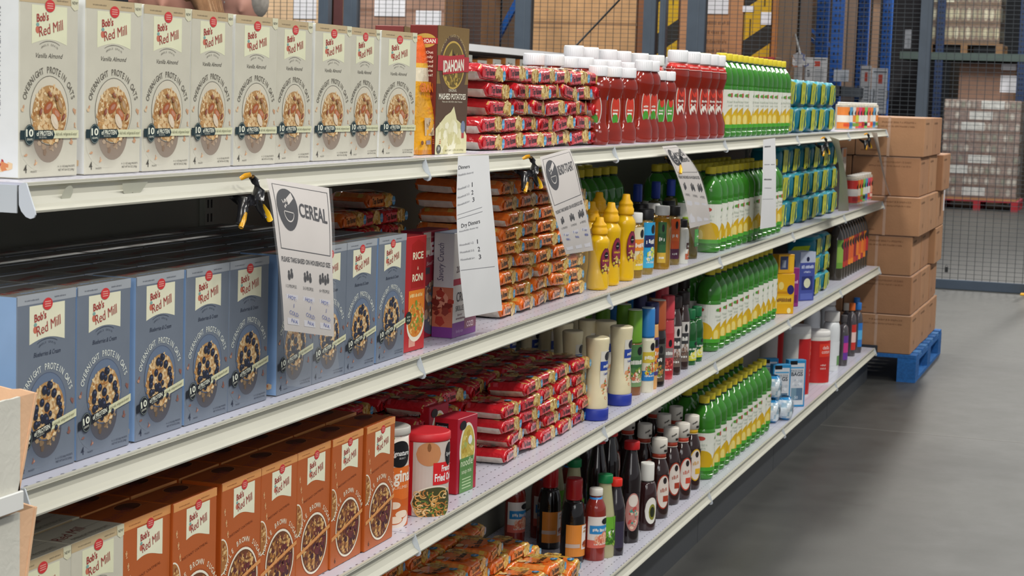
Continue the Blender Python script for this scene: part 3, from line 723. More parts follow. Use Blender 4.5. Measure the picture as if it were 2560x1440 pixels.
def wraplabel(r, z0, z1, art, bg, half=PI*.5, sy=1.0, turn=0.0, rz=None, seg=18, rfun=None):
    """a label wrapped round the bottle; turn rotates it about the bottle"""
    m = MB(); rr = r*1.012+.0003
    F = cyl(rr, 0, -turn, sy, rfun)
    nz = 6 if rfun else 1
    for i in range(seg):
        for j in range(nz):
            a0 = rr*half*(-1+2*i/seg); a1 = rr*half*(-1+2*(i+1)/seg); b0 = z0+(z1-z0)*j/nz; b1 = z0+(z1-z0)*(j+1)/nz
            m.add([F(a0,b0),F(a1,b0),F(a1,b1),F(a0,b1)], [(0,1,2,3)], bg, True)
    if art: art(m, F, rr*half, z0, z1)
    return m

# --- lemon juice: green bottle, yellow cap, white label with lemons
def lemon_art(m, F, w, z0, z1):
    h = z1-z0
    for a in (-1.0, 0, 1.0):
        c = a*w*.62
        m.disc(F, c+w*.06, z0+h*.27, w*.3, h*.27, '#cfa718', 2, 18); m.disc(F, c-w*.16, z0+h*.2, w*.13, h*.19, '#d8b41c', 3, 14); m.disc(F, c-w*.16, z0+h*.2, w*.08, h*.14, '#e6d27a', 4, 12)
        m.disc(F, c, z0+h*.86, w*.12, h*.055, '#b8443a', 3, 10); m.disc(F, c-w*.12, z0+h*.86, w*.07, h*.04, '#5a9a3c', 4, 10)
        m.scrawl(F, c, z0+h*.66, h*.06, w*.4, '#c3cabb'); m.scrawl(F, c, z0+h*.57, h*.05, w*.3, '#c3cabb')
    m.rect(F, -w, w, z0, z0+h*.1, '#4aa02c', 5, div=18)
LP = [(0,.034),(.004,.0375),(.014,.0385),(.03,.0385),(.15,.0385),(.156,.0375),(.17,.0392),(.195,.038),(.213,.031),(.228,.02),(.236,.0145),(.244,.0145)]
LB = body(LP, '#3a8624'); LBm = cap(.0165, .239, .022, '#e6d23a')
LL = wraplabel(.0385, .028, .148, lemon_art, '#dfe0d4', half=PI, seg=30)
neck = MB(); neck.lathe([(.0152,.232),(.0172,.234),(.0172,.2385),(.0152,.2395)], '#173c1c', 16)
PR['lemon'] = Proto('lemon_juice_bottle', 'juice bottle', [('bottle_body', LB, M_GREEN), ('cap', LBm, M_MATTE), ('neck_ring', neck, M_PLAST), ('label', LL, M_LABEL)])
YF = {0:.075, 1:.062, 2:.075, 3:.07}; XR = {}
def lemon_row(si, u0, u1, n, y, word, grp, turn0=.2, dense=None):
    x0 = X(u0, y, SZ[si]+.05); x1 = X(u1, y, SZ[si]+.05)
    if word == 'front': XR[si] = (x0, x1)
    else: x0, x1 = XR[si][0]+(.12 if si == 3 else .07 if si == 2 else 0), XR[si][1]; n = n or max(1, int(round((x1-x0)/dense))+1)
    n = min(n, int((x1-x0)/.0795)+1)
    for i in range(n):
        lab = 'green lemon juice bottle, %s in the %s row on the %s' % (nth(i, n), word, SHELF[si])
        PR['lemon'].put(lab, (x0+(x1-x0)*i/max(1, n-1), y, SZ[si]+.001), -RND.choice([0, .06, .1, 1.57, 1.5, 0, .04]), grp)
lemon_row(0, 1797, 1947, 16, .075, 'front', 'lemon juice bottles along the top shelf')
lemon_row(0, 1785, 1940, 15, .16, 'second', 'lemon juice bottles behind the top row')
lemon_row(1, 1770, 1926, 15, .062, 'front', 'lemon juice bottles along the second shelf')
for j in (1, 2): lemon_row(1, 1762, 1920, 15, .062+.085*j, ('', 'second', 'third')[j], 'lemon juice bottles behind the second shelf row')
for j in (0, 1):
    for i in range(9):
        PR['lemon'].put('dark green bottle in shadow behind the mustards, %s, %s row' % (nth(i, 9), ('nearer', 'rear')[j]), (2.78+.085*i+.02*j, .29+.083*j, SZ[1]+.001), 2.6, 'dark green bottles behind the mustard')
lemon_row(2, 1768, 1914, 15, .075, 'front', 'lemon juice bottles along the third shelf')
for j in (1, 2): lemon_row(2, 1745, 1908, 14, .075+.085*j, ('', 'second', 'third')[j], 'lemon juice bottles behind the third shelf row')
lemon_row(3, 1754, 1898, 12, .07, 'front', 'lemon juice bottles along the bottom shelf')
for j in (1, 2): lemon_row(3, 1735, 1885, 12, .07+.085*j, ('', 'second', 'third')[j], 'lemon juice bottles behind the bottom shelf row')

# --- ketchup squeeze bottles
def ketchup(h, r, red_band, lab_cols):
    k = h/.188
    P = [(0,r*.86),(.006*k,r*.98),(.02*k,r),(.034*k,r*.98),(.048*k,r*.8),(.06*k,r*.74),(.105*k,r*.74),(.118*k,r*.84),(.136*k,r*1.0),(.15*k,r*.93),(.159*k,r*.74),(.164*k,r*.62)]
    B = body(P, '#86200f', sy=.66)
    Cp = cap(r*.72, .163*k, .025*k, '#e9e9ea', sy=.9)
    g, c2 = lab_cols
    def art(m, F, w, z0, z1):
        H = z1-z0
        m.disc(F, 0, z0+H*.5, w*.92, H*.5, '#d8d4c8', 1, 24); m.disc(F, 0, z0+H*.5, w*.8, H*.46, c2, 2, 24)
        m.disc(F, w*.1, z0+H*.74, w*.5, H*.16, '#cf3a28', 3, 14); m.disc(F, -w*.1, z0+H*.2, w*.55, H*.16, g, 4, 14)
        m.scrawl(F, 0, z0+H*.45, H*.06, w*1.1, '#f0ece0', 5); m.rect(F, -w*.6, w*.3, z0+H*.34, z0+H*.4, '#e8e4d8', 5)
    fr = MB()
    # the label sits on a flat oval panel in front
    Fp = lambda a, b, n=0: Vector((a, -(r*.74*.62+.0006+n*EPS)+a*a*7, b))
    art(fr, Fp, r*.52, .044*k, .124*k)
    parts = [('bottle_body', B, M_SAUCE), ('cap', Cp, M_MATTE), ('label', fr, M_LABEL)]
    if red_band:
        nb = MB(); nb.lathe([(r*.96,.147*k),(r*.84,.1555*k),(r*.72,.1625*k)], '#cf2a22', 24, 1, .68)
        Fb = cyl(r*.93, 0, 0, .68); 
        for z in (.1478, .161): nb.lathe([(r*(.975 if z < .15 else .76), z*k), (r*(.965 if z < .15 else .745), (z+.001)*k)], '#f0c8c0', 24, 1, .69)
        nb.scrawl(Fb, -.01, .153*k, .0035, .03, '#f4e0d8', 6)
        parts.append(('neck_band', nb, M_LABEL))
    return parts
PR['ketS'] = Proto('ketchup_bottle', 'ketchup bottle', ketchup(.188, .031, False, ('#4a9a34', '#c8402c')))
PR['ketG'] = Proto('ketchup_bottle', 'ketchup bottle', ketchup(.188, .031, False, ('#4a9a34', '#4f9a3a')))
PR['ketM'] = Proto('ketchup_bottle', 'ketchup bottle', ketchup(.212, .034, False, ('#4a9a34', '#c8402c')))
PR['ketL'] = Proto('ketchup_bottle', 'ketchup bottle', ketchup(.25, .042, True, ('#e8e4d8', '#cf3a24')))
kr = [(1490,'ketS',1.25),(1528,'ketS',.35),(1564,'ketS',.35),(1603,'ketM',.3),(1621,'ketM',.2),(1642,'ketG',.3),(1664,'ketG',.3)]
px = 0
for i, (u, k, rz) in enumerate(kr):
    x = max(X(u, .055, SZ[0]+.03), px+.074); px = x
    PR[k].put('red ketchup bottle with a white cap, %s of the seven smaller front ones' % nth(i, 7), (x, .055, SZ[0]+.001), -rz-.25, 'front ketchup bottles')
for i, u in enumerate((1689,1721,1748,1768,1777)):
    x = max(X(u, .06, SZ[0]+.03), px+.094); px = x
    PR['ketL'].put('large ketchup bottle with a red neck band, %s of five' % nth(i, 5), (x, .062, SZ[0]+.001), -.5, 'large front ketchup bottles')
for i, u in enumerate((1335,1385,1420,1460,1495,1530,1570)):       # second row, wide white caps just above the noodle packs
    PR['ketL' if 0 else 'ketM'].put('ketchup bottle behind the noodle packs, low white cap, %s' % nth(i, 7), (X(u, .2, SZ[0]+.2), .2, SZ[0]+.001+(.002 if i % 2 else 0)), .1, 'ketchup caps behind the noodle packs', scale=(1.15,1.15,1.0))
for i, u in enumerate((1435,1473,1520,1556,1600,1640,1684,1722)):
    PR['ketL'].put('rear row ketchup bottle with the highest white caps, %s' % nth(i, 8), (X(u, .3, SZ[0]+.24), .3, SZ[0]+.001), .1, 'tall ketchup bottles in the rear row')

# --- yellow mustard
def mustard(h):
    k = h/.22
    P = [(0,.026),(.005,.0295),(.02,.03),(.05*k,.0285),(.07*k,.0265),(.115*k,.0265),(.135*k,.029),(.15*k,.029),(.163*k,.021),(.17*k,.0175)]
    B = body(P, '#e9b90f', sy=.86)
    c = MB(); c.lathe([(.0205,.168*k),(.021,.172*k),(.021,.183*k),(.019,.186*k),(.0175,.192*k),(.0185,.194*k),(.0175,.198*k),(.011,.207*k),(.0095,.2185*k),(.0075,.22*k)], '#efb511', 22)
    lb = MB(); F = lambda a, b, n=0: Vector((a, -(.0265*.86+.0008+n*EPS)+a*a*9, b))
    H = .085*k; z0 = .042*k
    lb.disc(F, 0, z0+H*.5, .0185, H*.52, '#6e2436', 1, 26); lb.disc(F, 0, z0+H*.62, .0165, H*.34, '#8a2c44', 2, 22)
    lb.disc(F, .001, z0+H*.75, .0075, H*.12, '#151417', 4, 14); lb.scrawl(F, .001, z0+H*.73, .0024, .01, '#e8e0d8', 5)
    lb.scrawl(F, 0, z0+H*.52, .005, .024, '#f0c83a', 4)
    lb.blobs(F, 0, z0+H*.24, .014, H*.17, 26, .004, ['#d8a050','#e8c890','#a8602c','#c8b840'], 4, 4)
    return [('bottle_body', B, M_PLAST), ('nozzle_cap', c, M_MATTE), ('label', lb, M_LABEL)]
for k, h in (('musT', .22), ('musM', .205), ('musS', .175)): PR[k] = Proto('mustard_bottle', 'mustard bottle', mustard(h))
for u, y, k, w in ((1559,.05,'musT','tallest yellow mustard bottle with a stepped nozzle, at the right end of its group'), (1522,.05,'musM','yellow mustard bottle in the middle of the front, left of the tallest one'),
                   (1494,.045,'musS','shorter yellow mustard bottle at the front left, against the clear sign sleeve'), (1492,.13,'musT','tall yellow mustard bottle standing behind the shorter ones'), (1473,.1,'musM','yellow mustard bottle half hidden by the hanging sign')):
    PR[k].put(w, (X(u, y, SZ[1]+.04), y, SZ[1]+.001), -.35)

# --- generic small bottles: profile, colours, label
def simple(name, cat, h, r, bodyc, capc, caph, capr, lab=None, sy=.8, m_=None, shoulder=.7, foot=None, capsy=1.0, half=.9, turn=0, neckc=None, waist=1.0, ribs=False, capm=None):
    P = [(0,r*.93),(h*.02,r),(h*.3,r*waist),(h*shoulder*.97,r),(h*shoulder+(h-h*shoulder)*.35,r*.78),(h-caph-h*.03,capr*.85),(h-caph+.001,capr*.82)]
    parts = [('bottle_body', body(P, bodyc, sy=sy, seg=22), m_ or M_CLEAR), ('cap', cap(capr, h-caph, caph, capc, ribs=ribs, sy=capsy), capm or M_MATTE)]
    if lab:
        z0, z1, bg, art = lab
        parts.append(('label', wraplabel(r, h*z0, h*z1, art, bg, half=half, sy=sy, turn=turn), M_LABEL))
    if neckc:
        n_ = MB(); a, b, c = neckc; n_.lathe([(capr*.95+.0015, h*a), (capr*.9+.001, h*b)], c, 22, 1, max(sy, capsy)*.98); parts.append(('neck_band', n_, M_LABEL))
    return Proto(name, cat, parts)
def art_block(c1, c2, t, tc='#f2f0e8', food=None):
    def a(m, F, w, z0, z1):
        H = z1-z0
        m.rect(F, -w*.85, w*.85, z0+H*.45, z0+H*.72, c1, 2, div=6); m.rect(F, -w, w, z0, z0+H*.25, c2, 2, div=6)
        m.scrawl(F, 0, z0+H*.53, H*.1, w*1.3, tc, 4, seed=len(t)); m.scrawl(F, 0, z0+H*.1, H*.05, w*1.1, tc, 4, seed=3)
        m.disc(F, w*.2, z0+H*.85, w*.3, H*.1, '#1b1b1e', 4, 12)
        if food: m.blobs(F, 0, z0+H*.28, w*.6, H*.14, 24, w*.2, food, 5, 5)
    return a
PR['cm1'] = simple('dressing_bottle', 'mustard bottle', .168, .029, '#c9a24a', '#e4e4e0', .026, .019, (.12,.78,'#e0d8b8', art_block('#e88a2c','#e8c83a','HONEY', food=['#d8a83a','#e8c860'])), half=.95, turn=.5)
PR['cm2'] = simple('dressing_bottle', 'mustard bottle', .172, .03, '#d0b060', '#1d1c1e', .028, .021, (.1,.8,'#2fa3d8', art_block('#1c2a60','#4ab8e0','DELI', food=['#e8e0d0','#c8d850'])), half=.95, turn=.5)
PR['cm3'] = simple('dressing_bottle', 'mustard bottle', .172, .032, '#d3a128', '#e2e2e0', .026, .02, (.1,.75,'#3a6a3c', art_block('#2a5a34','#d8b040','DIJON')), half=.45, turn=1.2)
PR['cm4'] = simple('dressing_bottle', 'mustard bottle', .165, .028, '#b89a58', '#1d1c1e', .028, .019, (.1,.78,'#d85a28', art_block('#e06a2c','#5a2a48','SPICY')), half=.6, turn=.9)
q = 2.69
for i, (k, u, y, w) in enumerate((('cm1',1584,.05,'white capped honey mustard bottle with an orange label'), ('cm2',1611,.05,'black capped deli mustard bottle with a bright blue label'), ('cm3',1628,.1,'white capped mustard bottle set slightly behind the blue labelled one'),
        ('cm3',1652,.05,'amber squeeze bottle with a white cap, label turned away'), ('cm4',1680,.055,'squeeze bottle with an orange side label and black cap'), ('cm4',1668,.12,'squeeze bottle behind the orange labelled one'), ('cm2',1598,.12,'squeeze bottle in the second row with a black cap'))):
    PR[k].put(w+' on the second shelf', (X(u, y, SZ[1]+.04), y, SZ[1]+.001), 0)
PR['small_white'] = simple('sauce_jar', 'sauce jar', .125, .024, '#dcdcd2', '#1c1c1e', .022, .016, (.1,.62,'#e4e4dc', art_block('#5a3a34','#c86a4c','RANCH', food=['#c8643c','#d8a070'])), m_=M_PLAST, sy=.9)
PR['small_green'] = simple('sauce_jar', 'sauce jar', .12, .026, '#7a6a34', '#9ab83a', .016, .022, (.3,.72,'#3f9a3c', art_block('#58b048','#2c7a34','PESTO')), sy=1, shoulder=.82)
PR['small_white'].put('small white sauce bottle with a black cap at the foot of the shelf', (X(1706, .035, SZ[1]+.03), .04, SZ[1]+.001), .2)
PR['small_green'].put('small round jar with a bright green label beside the small white bottle', (X(1730, .05, SZ[1]+.03), .06, SZ[1]+.001), .2)
PR['blue_tip'] = simple('oil_bottle', 'oil bottle', .22, .032, '#5a5426', '#2440a0', .05, .014, (.15,.6,'#4a5a2a', None), m_=M_GREEN, shoulder=.6)
for i, u in enumerate((1590,1640,1678)):
    PR['blue_tip'].put('dark oil bottle with a blue pointed cap behind the mustards, %s' % nth(i, 3), (X(u, .165 if i else .17, SZ[1]+.2)+.0, .165, SZ[1]+.001), 0, 'blue tipped oil bottles', scale=(.95,.95,1))

# --- mayonnaise, standing on a wide blue cap
mb_ = smooth_prof([(.028,.0305),(.034,.0315),(.06,.0305),(.1,.0265),(.13,.0262),(.17,.029),(.195,.031),(.2005,.030),(.2025,.027)])
mm = MB(); mm.lathe(mb_, '#e6dab4', 26, 1, .84)
mc = MB(); mc.lathe([(.0315,0),(.033,.002),(.033,.026),(.031,.029)], '#26389a', 26, 1, .88)
def mayo_art(m, F, w, z0, z1):
    H = z1-z0
    m.disc(F, 0, z0+H*.9, w*.5, H*.09, '#2c2c34', 3, 14); m.rect(F, -w, w, z0+H*.62, z0+H*.8, '#2c48a0', 2, div=8); m.scrawl(F, 0, z0+H*.67, H*.07, w*1.2, '#f0f0e8', 4)
    m.scrawl(F, 0, z0+H*.53, H*.05, w, '#2c48a0', 4); m.blobs(F, 0, z0+H*.26, w*.8, H*.2, 44, w*.16, ['#c86a3c','#e0a070','#e8d8b8','#8c4a30','#6a8a3c'], 3, 4)
PR['mayo'] = Proto('mayonnaise_bottle', 'mayonnaise bottle', [('bottle_body', mm, M_PLAST), ('cap', mc, M_MATTE), ('label', wraplabel(.0305, .045, .17, mayo_art, '#dcd8cc', half=.8, sy=.86, turn=.1, rfun=lambda z: .0302-.0034*max(0, sin((z-.045)/.14*PI)))
    , M_LABEL)])
for i, (u, y) in enumerate(((1488,.042),(1548,.048))):
    PR['mayo'].put(('front mayonnaise bottle nearest the red noodle packs, on a wide blue cap', 'front mayonnaise bottle on a blue cap, beside the green topped dressing')[i], (X(u, y, SZ[2]+.03), y, SZ[2]+.001), 0, scale=(1.12,1.12,1))
PR['mayo'].put('mayonnaise bottle squeezed between and behind the two front ones', (X(1522, .1, SZ[2]+.03), .115, SZ[2]+.001), 0, scale=(1.1,1.1,1))
MU = ((1432,.13),(1470,.16),(1408,.2),(1372,.26),(1325,.31),(1270,.36),(1225,.385),(1190,.385),(1440,.24))
for i, (u, y) in enumerate(MU):
    PR['mayo'].put('cream topped mayonnaise bottle rising behind the red packs, %s' % rank([q[0] for q in MU], i), (X(u, y, SZ[2]+.19), y, SZ[2]+.001+(.0)), 0, 'rear mayonnaise bottles')

# --- dressings with tall shrink caps
def tallcap(name, h, r, bodyc, capc, cz, lab, tip=None, m_=M_PLAST, sy=.85, turn=.7, half=.9, base=None):
    P = [(0,r*.9),(h*.02,r),(h*.5,r),(h*.58,r*.98),(cz*h,r*.86)]
    c = MB(); c.lathe([(r*.9,cz*h-.002),(r*.92,cz*h+.004),(r*.86,h*.985),(r*.8,h)], capc, 24, 1, sy)
    if tip: c.lathe([(r*.81,h),(r*.81,h+.0015)], tip, 24, 1, sy)
    parts = [('bottle_body', body(P, bodyc, sy=sy, seg=22), m_), ('shrink_cap', c, M_MATTE)]
    if lab: parts.append(('label', wraplabel(r, h*lab[0], h*lab[1], lab[3], lab[2], half=half, sy=sy, turn=turn), M_LABEL))
    return Proto(name, 'dressing bottle', parts)
PR['d_green'] = tallcap('dressing_bottle', .225, .0265, '#8a5a3c', '#6da02e', .62, (.1,.6,'#4e7a48', art_block('#3a6a3a','#7a9a68','DRESSING', food=['#e8d8c0','#7a9a3c','#c86a4c'])), tip='#d8e0c8', half=1.2)
PR['d_blue'] = tallcap('dressing_bottle', .225, .025, '#e4dec8', '#2e7cc0', .66, (.14,.62,'#e0dcc0', art_block('#d0b83a','#2e7cc0','ITALIAN', food=['#d8c030','#7a9a3c','#f0e8c0','#c84a2c'])), tip='#c8d8e0', half=1.2)
PR['d_navy'] = tallcap('dressing_bottle', .235, .025, '#dfa868', '#2a2c5a', .76, (.16,.6,'#54407a', art_block('#e07a2c','#54407a','CATALINA', food=['#e0702c','#e8b04a','#5a8a3a'])), half=1.2)
PR['d_brown'] = tallcap('dressing_bottle', .235, .029, '#1c1414', '#a8522c', .66, (.06,.5,'#4a4a44', art_block('#2c2c28','#5a4a38','BALSAMIC', food=['#8a9a4a','#c8884a','#5a3a2a'])), tip='#dcd4c4', m_=M_SAUCE, half=.7, turn=.9)
PR['d_red'] = tallcap('dressing_bottle', .235, .026, '#c83a44', '#c8404a', .72, (.06,.5,'#c83a44', art_block('#8a7a78','#b82a34','FRENCH', food=['#e86a5a','#8c2c30'])), m_=M_SAUCE, half=.8, turn=.9)
PR['d_dark'] = simple('sauce_bottle', 'sauce bottle', .225, .027, '#33211f', '#2a2020', .035, .018, (.1,.62,'#cfcac4', art_block('#3a3a3c','#6a5a50','BARBECUE', food=['#6a4a3c','#a89080'])), m_=M_SAUCE, half=.7, turn=.9, shoulder=.6)
PR['lime'] = simple('lime_juice_bottle', 'juice bottle', .165, .0265, '#1f5f2a', '#176a3c', .03, .015, (.08,.44,'#1c6a3a', art_block('#14562e','#c8cc3a','LIME', food=['#e0d840','#e8e8c8'])), m_=M_GREEN, half=1.3, turn=.4, shoulder=.62)
row3 = [('d_green',1581,'green topped salad dressing in the front, just right of the mayonnaise',.06),('d_blue',1590,'blue topped creamy dressing with a yellow and blue label',.04),('d_navy',1613,'orange dressing with a dark navy neck and purple label',.045),
        ('d_brown',1637,'black dressing bottle with a rust brown top',.042),('d_red',1663,'red dressing bottle with a grey banded label',.05),('d_dark',1683,'dark barbecue bottle with an oval white label, left of its twin',.05),('d_dark',1703,'dark barbecue bottle with an oval white label, right of its twin',.055),
        ('lime',1722,'small dark green lime juice bottle, left of its pair',.055),('lime',1738,'small dark green lime juice bottle, right of its pair',.055)]
px = 0
for k, u, w, y in row3:
    x = max(X(u, y, SZ[2]+.03), px+(.0605 if k not in ('d_brown','lime') else .056)); px = x
    PR[k].put(w+' of the third shelf'[:0], (x, y, SZ[2]+.001), 0)
RD = (('d_green',1560,.12),('d_green',1508,.2),('d_green',1463,.27),('d_green',1425,.33),('d_blue',1532,.2),('d_green',1545,.27),('d_navy',1600,.12),('d_blue',1585,.2),('d_red',1572,.3),('d_red',1655,.13),('d_navy',1640,.2),('d_dark',1680,.15),('d_dark',1710,.16))
for i, (k, u, y) in enumerate(RD):
    PR[k].put('%s topped dressing bottle in the shadowed rear rows, %s of all' % (dict(d_green='green', d_blue='blue', d_navy='navy', d_red='red', d_dark='black')[k], rank([q[1] for q in RD], i)), (X(u, y, SZ[2]+.2)+.0, y+.0, SZ[2]+.001), 0, 'rear dressings with %s tops' % dict(d_green='green', d_blue='blue', d_navy='navy', d_red='red', d_dark='black')[k])

# --- round cans on the third shelf
def can(r, h, cols, art, lid, lidh, lidc):
    m = MB(); m.lathe([(r*.98,0,'#b8b0a8'),(r,.003,cols)]+[(r,h*q) for q in (.25,.5,.75)]+[(r,h-lidh)], cols, 36)
    F = cyl(r+.0004); art(m, F, r, h-lidh)
    c = MB(); c.lathe([(r*1.03,h-lidh),(r*1.05,h-lidh+.002),(r*1.04,h-.002),(r*.97,h)], lidc, 36)
    return [('can_body', m, M_PAPER), (lid, c, M_MATTE)]
def crumbs_art(m, F, r, h):
    m.rect(F, -r*3.1, r*3.1, h*.3, h*.66, '#e0722c', 1, div=36); m.text(F, 'Original', r*.25, h*.5, h*.13, '#f4ead8', 3, w=r*2.0, bold=.03); m.text(F, 'BREAD CRUMBS', r*.2, h*.42, h*.035, '#f4d8b8', 3, w=r*1.5)
    m.disc(F, r*.45, h*.8, r*.62, h*.145, '#18171a', 3, 26); m.text(F, 'Signature', r*.45, h*.785, h*.055, '#f0f0ec', 5, w=r*1.05, shear=.25, bold=.02); m.text(F, 'SELECT', r*.55, h*.745, h*.02, '#d0d0cc', 5)
    m.disc(F, -r*.2, h*.98, r*.35, h*.05, '#7aa04a', 2, 10); m.poly(F, [(r*.4,h),(r*1.1,h),(r*1.2,h*.85)], '#d8605a', 2)
    m.rect(F, -r*3.1, r*3.1, h*.0, h*.3, '#cf5f1f', 1, div=36); m.disc(F, -r*.1, h*.1, r*1.2, h*.14, '#e8dcd0', 3, 26)
    for x, y, a in ((-.5,.2,.5),(.1,.26,.5),(.55,.16,-.6),(.2,.1,-.9)): m.disc(F, r*x, h*y, r*.5, h*.07, '#c8642c', 4, 16, rot=a); m.disc(F, r*x+.002, h*y-.003, r*.36, h*.04, '#ecd8c0', 5, 14, rot=a)
PR['crumbs'] = Proto('bread_crumb_can', 'food canister', can(.042, .181, '#d8cfc4', crumbs_art, 'lid', .014, '#b8b4ac'))
PR['crumbs'].put('tall bread crumb canister with an orange band and a round black badge', (X(988, .055, SZ[2])+.008, .08, SZ[2]+.001), -.95)
def onion_art(m, F, r, h):
    m.rect(F, -r*3.1, -r*.85, h*0, h, '#c8242a', 1, div=14); m.rect(F, -r*.85, r*1.6, h*.0, h*1, '#cdbfb4', 1, div=16)
    m.disc(F, -r*.2, h*.84, r*.52, h*.16, '#c88a5c', 3, 24, edge='#a86438'); m.disc(F, -r*.2, h*.93, r*.08, h*.06, '#8c5a34', 4, 8)
    m.rect(F, -r*.02, r*1.6, h*.42, h*.72, '#d8262a', 4, div=12); m.text(F, 'French', r*.66, h*.6, h*.08, '#f6f0ec', 6, w=r*.6, bold=.03); m.text(F, 'Fried Onions', r*.72, h*.47, h*.1, '#f6f0ec', 6, w=r*1.35, bold=.03)
    m.disc(F, r*.85, h*.82, r*.3, h*.16, '#18171a', 5, 20); m.text(F, 'Signature', r*.85, h*.8, h*.05, '#f0f0ec', 6, w=r*.5, shear=.2)
    m.disc(F, r*.1, h*.17, r*1.0, h*.24, '#e4dcc8', 5, 30); m.disc(F, r*.1, h*.17, r*.94, h*.22, '#4a4a2a', 6, 30)
    R = random.Random(9)
    for i in range(60):
        a = r*.1+r*.75*R.uniform(-1, 1); b = h*.17+h*.16*R.uniform(-1, 1); q = r*R.uniform(.07, .17)
        m.ring(F, a, b, q, q*.7, r*.05, R.choice(['#d8a860','#e8c890','#b8783c','#c8924c','#5c7a34']), 7+i*.05, 10, t0=R.uniform(0, 3), t1=R.uniform(4, 6.3))
PR['onion'] = Proto('fried_onion_can', 'food canister', can(.047, .155, '#c8242a', onion_art, 'lid', .016, '#cf2830'))
PR['onion'].put('red lidded French fried onion canister with a bowl of onions on its label', (X(1068, .045, SZ[2]+.05), .053, SZ[2]+.001), -.8)

# --- bottom shelf sauces
def soy_art(m, F, w, z0, z1):
    H = z1-z0
    m.rect(F, -w*.1, w*.75, z0+H*.22, z0+H*.98, '#e8e0d8', 2, div=8); m.scrawl(F, w*.3, z0+H*.86, H*.06, w*.5, '#8a5a34', 4); m.scrawl(F, w*.3, z0+H*.75, H*.07, w*.6, '#c8a070', 4)
    m.blobs(F, w*.35, z0+H*.38, w*.35, H*.14, 26, w*.1, ['#b85a2c','#d88a4a','#8c3a1c','#c87038'], 4, 7); m.rect(F, -w, -w*.2, z0+H*.28, z0+H*.4, '#c8b0a0', 3, div=4)
PR['soy'] = simple('soy_sauce_bottle', 'sauce bottle', .216, .0315, '#120e0e', '#a81a1e', .055, .0215, (.08,.46,'#e08a34', soy_art), sy=1, m_=M_SAUCE, shoulder=.55, half=1.5, turn=.35, capm=M_PLAST)
PR['soy'].put('front soy sauce bottle with a red cap and an orange label', (X(1449, .115, SZ[3]+.03), .135, SZ[3]+.001), 0)
PR['soy'].put('dark soy sauce bottle with a red cap, behind the front one', (X(1390, .22, SZ[3]+.2), .235, SZ[3]+.001), 0)
PR['seafood'] = simple('sauce_bottle', 'sauce bottle', .185, .0275, '#8c2a20', '#e6e2d8', .018, .0175, (.18,.62,'#e8e0d8', art_block('#2e8ac8','#d86a5a','Cocktail', food=['#e07a5a','#f0c0a0'])), sy=1, m_=M_SAUCE, half=1.5, turn=.5, neckc=(.76,.88,'#2e86cc'))
PR['seafood'].put('cocktail sauce bottle with a white cap and sky blue neck label', (X(1490, .085, SZ[3]+.03), .09, SZ[3]+.001), 0)
for i, (u, y) in enumerate(((1425,.27),(1355,.29),(1290,.33))): PR['seafood'].put('white capped blue necked sauce bottle in the dark rear, %s' % nth(2-i, 3), (X(u, y, SZ[3]+.17), y, SZ[3]+.001), 0, 'rear blue necked sauce bottles')
PR['ital'] = simple('dressing_bottle', 'dressing bottle', .215, .029, '#b0ab84', '#0f7a44', .022, .0195, (.16,.5,'#6cae34', lambda m, F, w, z0, z1: (m.poly(F, [(0,z1),(w,z1),(w,z0+(z1-z0)*.6),(w*.2,z0+(z1-z0)*.5)], '#e0702c', 3), m.blobs(F, .1*w, z0+(z1-z0)*.25, w*.8, (z1-z0)*.22, 40, w*.2, ['#e8e8d8','#5a9a2c','#a8c850','#3a6a24'], 3, 4))), sy=1, m_=M_PLAST, shoulder=.45, half=1.4, turn=.4)
PR['ital'].put('pale dressing bottle with a dark green cap and bright green label', (X(1512, .072, SZ[3]+.03)+.004, .078, SZ[3]+.001), 0)
for i, (u, y) in enumerate(((1445,.2),(1398,.28))): PR['ital'].put('green capped dressing bottle behind the soy sauce, %s' % ('right one','left one')[i], (X(u, y, SZ[3]+.2), y+.01, SZ[3]+.001), 0)
PR['worc'] = simple('sauce_bottle', 'sauce bottle', .2, .026, '#221a22', '#e02c1c', .02, .0165, (.1,.45,'#3a3448', None), sy=1, m_=M_SAUCE, shoulder=.6, half=.8, turn=.9)
PR['worc'].put('slim dark sauce bottle with a bright orange red cap', (X(1538, .055, SZ[3]+.05), .058, SZ[3]+.001), 0)
def big_art(m, F, w, z0, z1):
    H = z1-z0; m.disc(F, 0, z0+H*.5, w*.95, H*.5, '#c88a80', 2, 24); m.disc(F, 0, z0+H*.8, w*.6, H*.16, '#e8dcd0', 3, 14); m.blobs(F, 0, z0+H*.35, w*.6, H*.28, 22, w*.24, ['#c8504a','#e0908a','#4a9a8a','#e8c8b0'], 4, 3)
PR['kb'] = simple('barbecue_bottle', 'sauce bottle', .272, .034, '#1c1214', '#c41e22', .022, .021, (.12,.5,'#2a2224', big_art), sy=.8, m_=M_SAUCE, shoulder=.62, half=.8, turn=.9, waist=.94)
PR['kb'].put('tall black barbecue bottle with a red cap and a pink oval label', (X(1577, .055, SZ[3]+.05), .06, SZ[3]+.001), 0)
for i, u in enumerate((1530,1500)): PR['kb'].put('tall black barbecue bottle with a red cap in the dark row behind, %s' % ('right','left')[i], (X(u, .16, SZ[3]+.25), .165, SZ[3]+.001), 0)
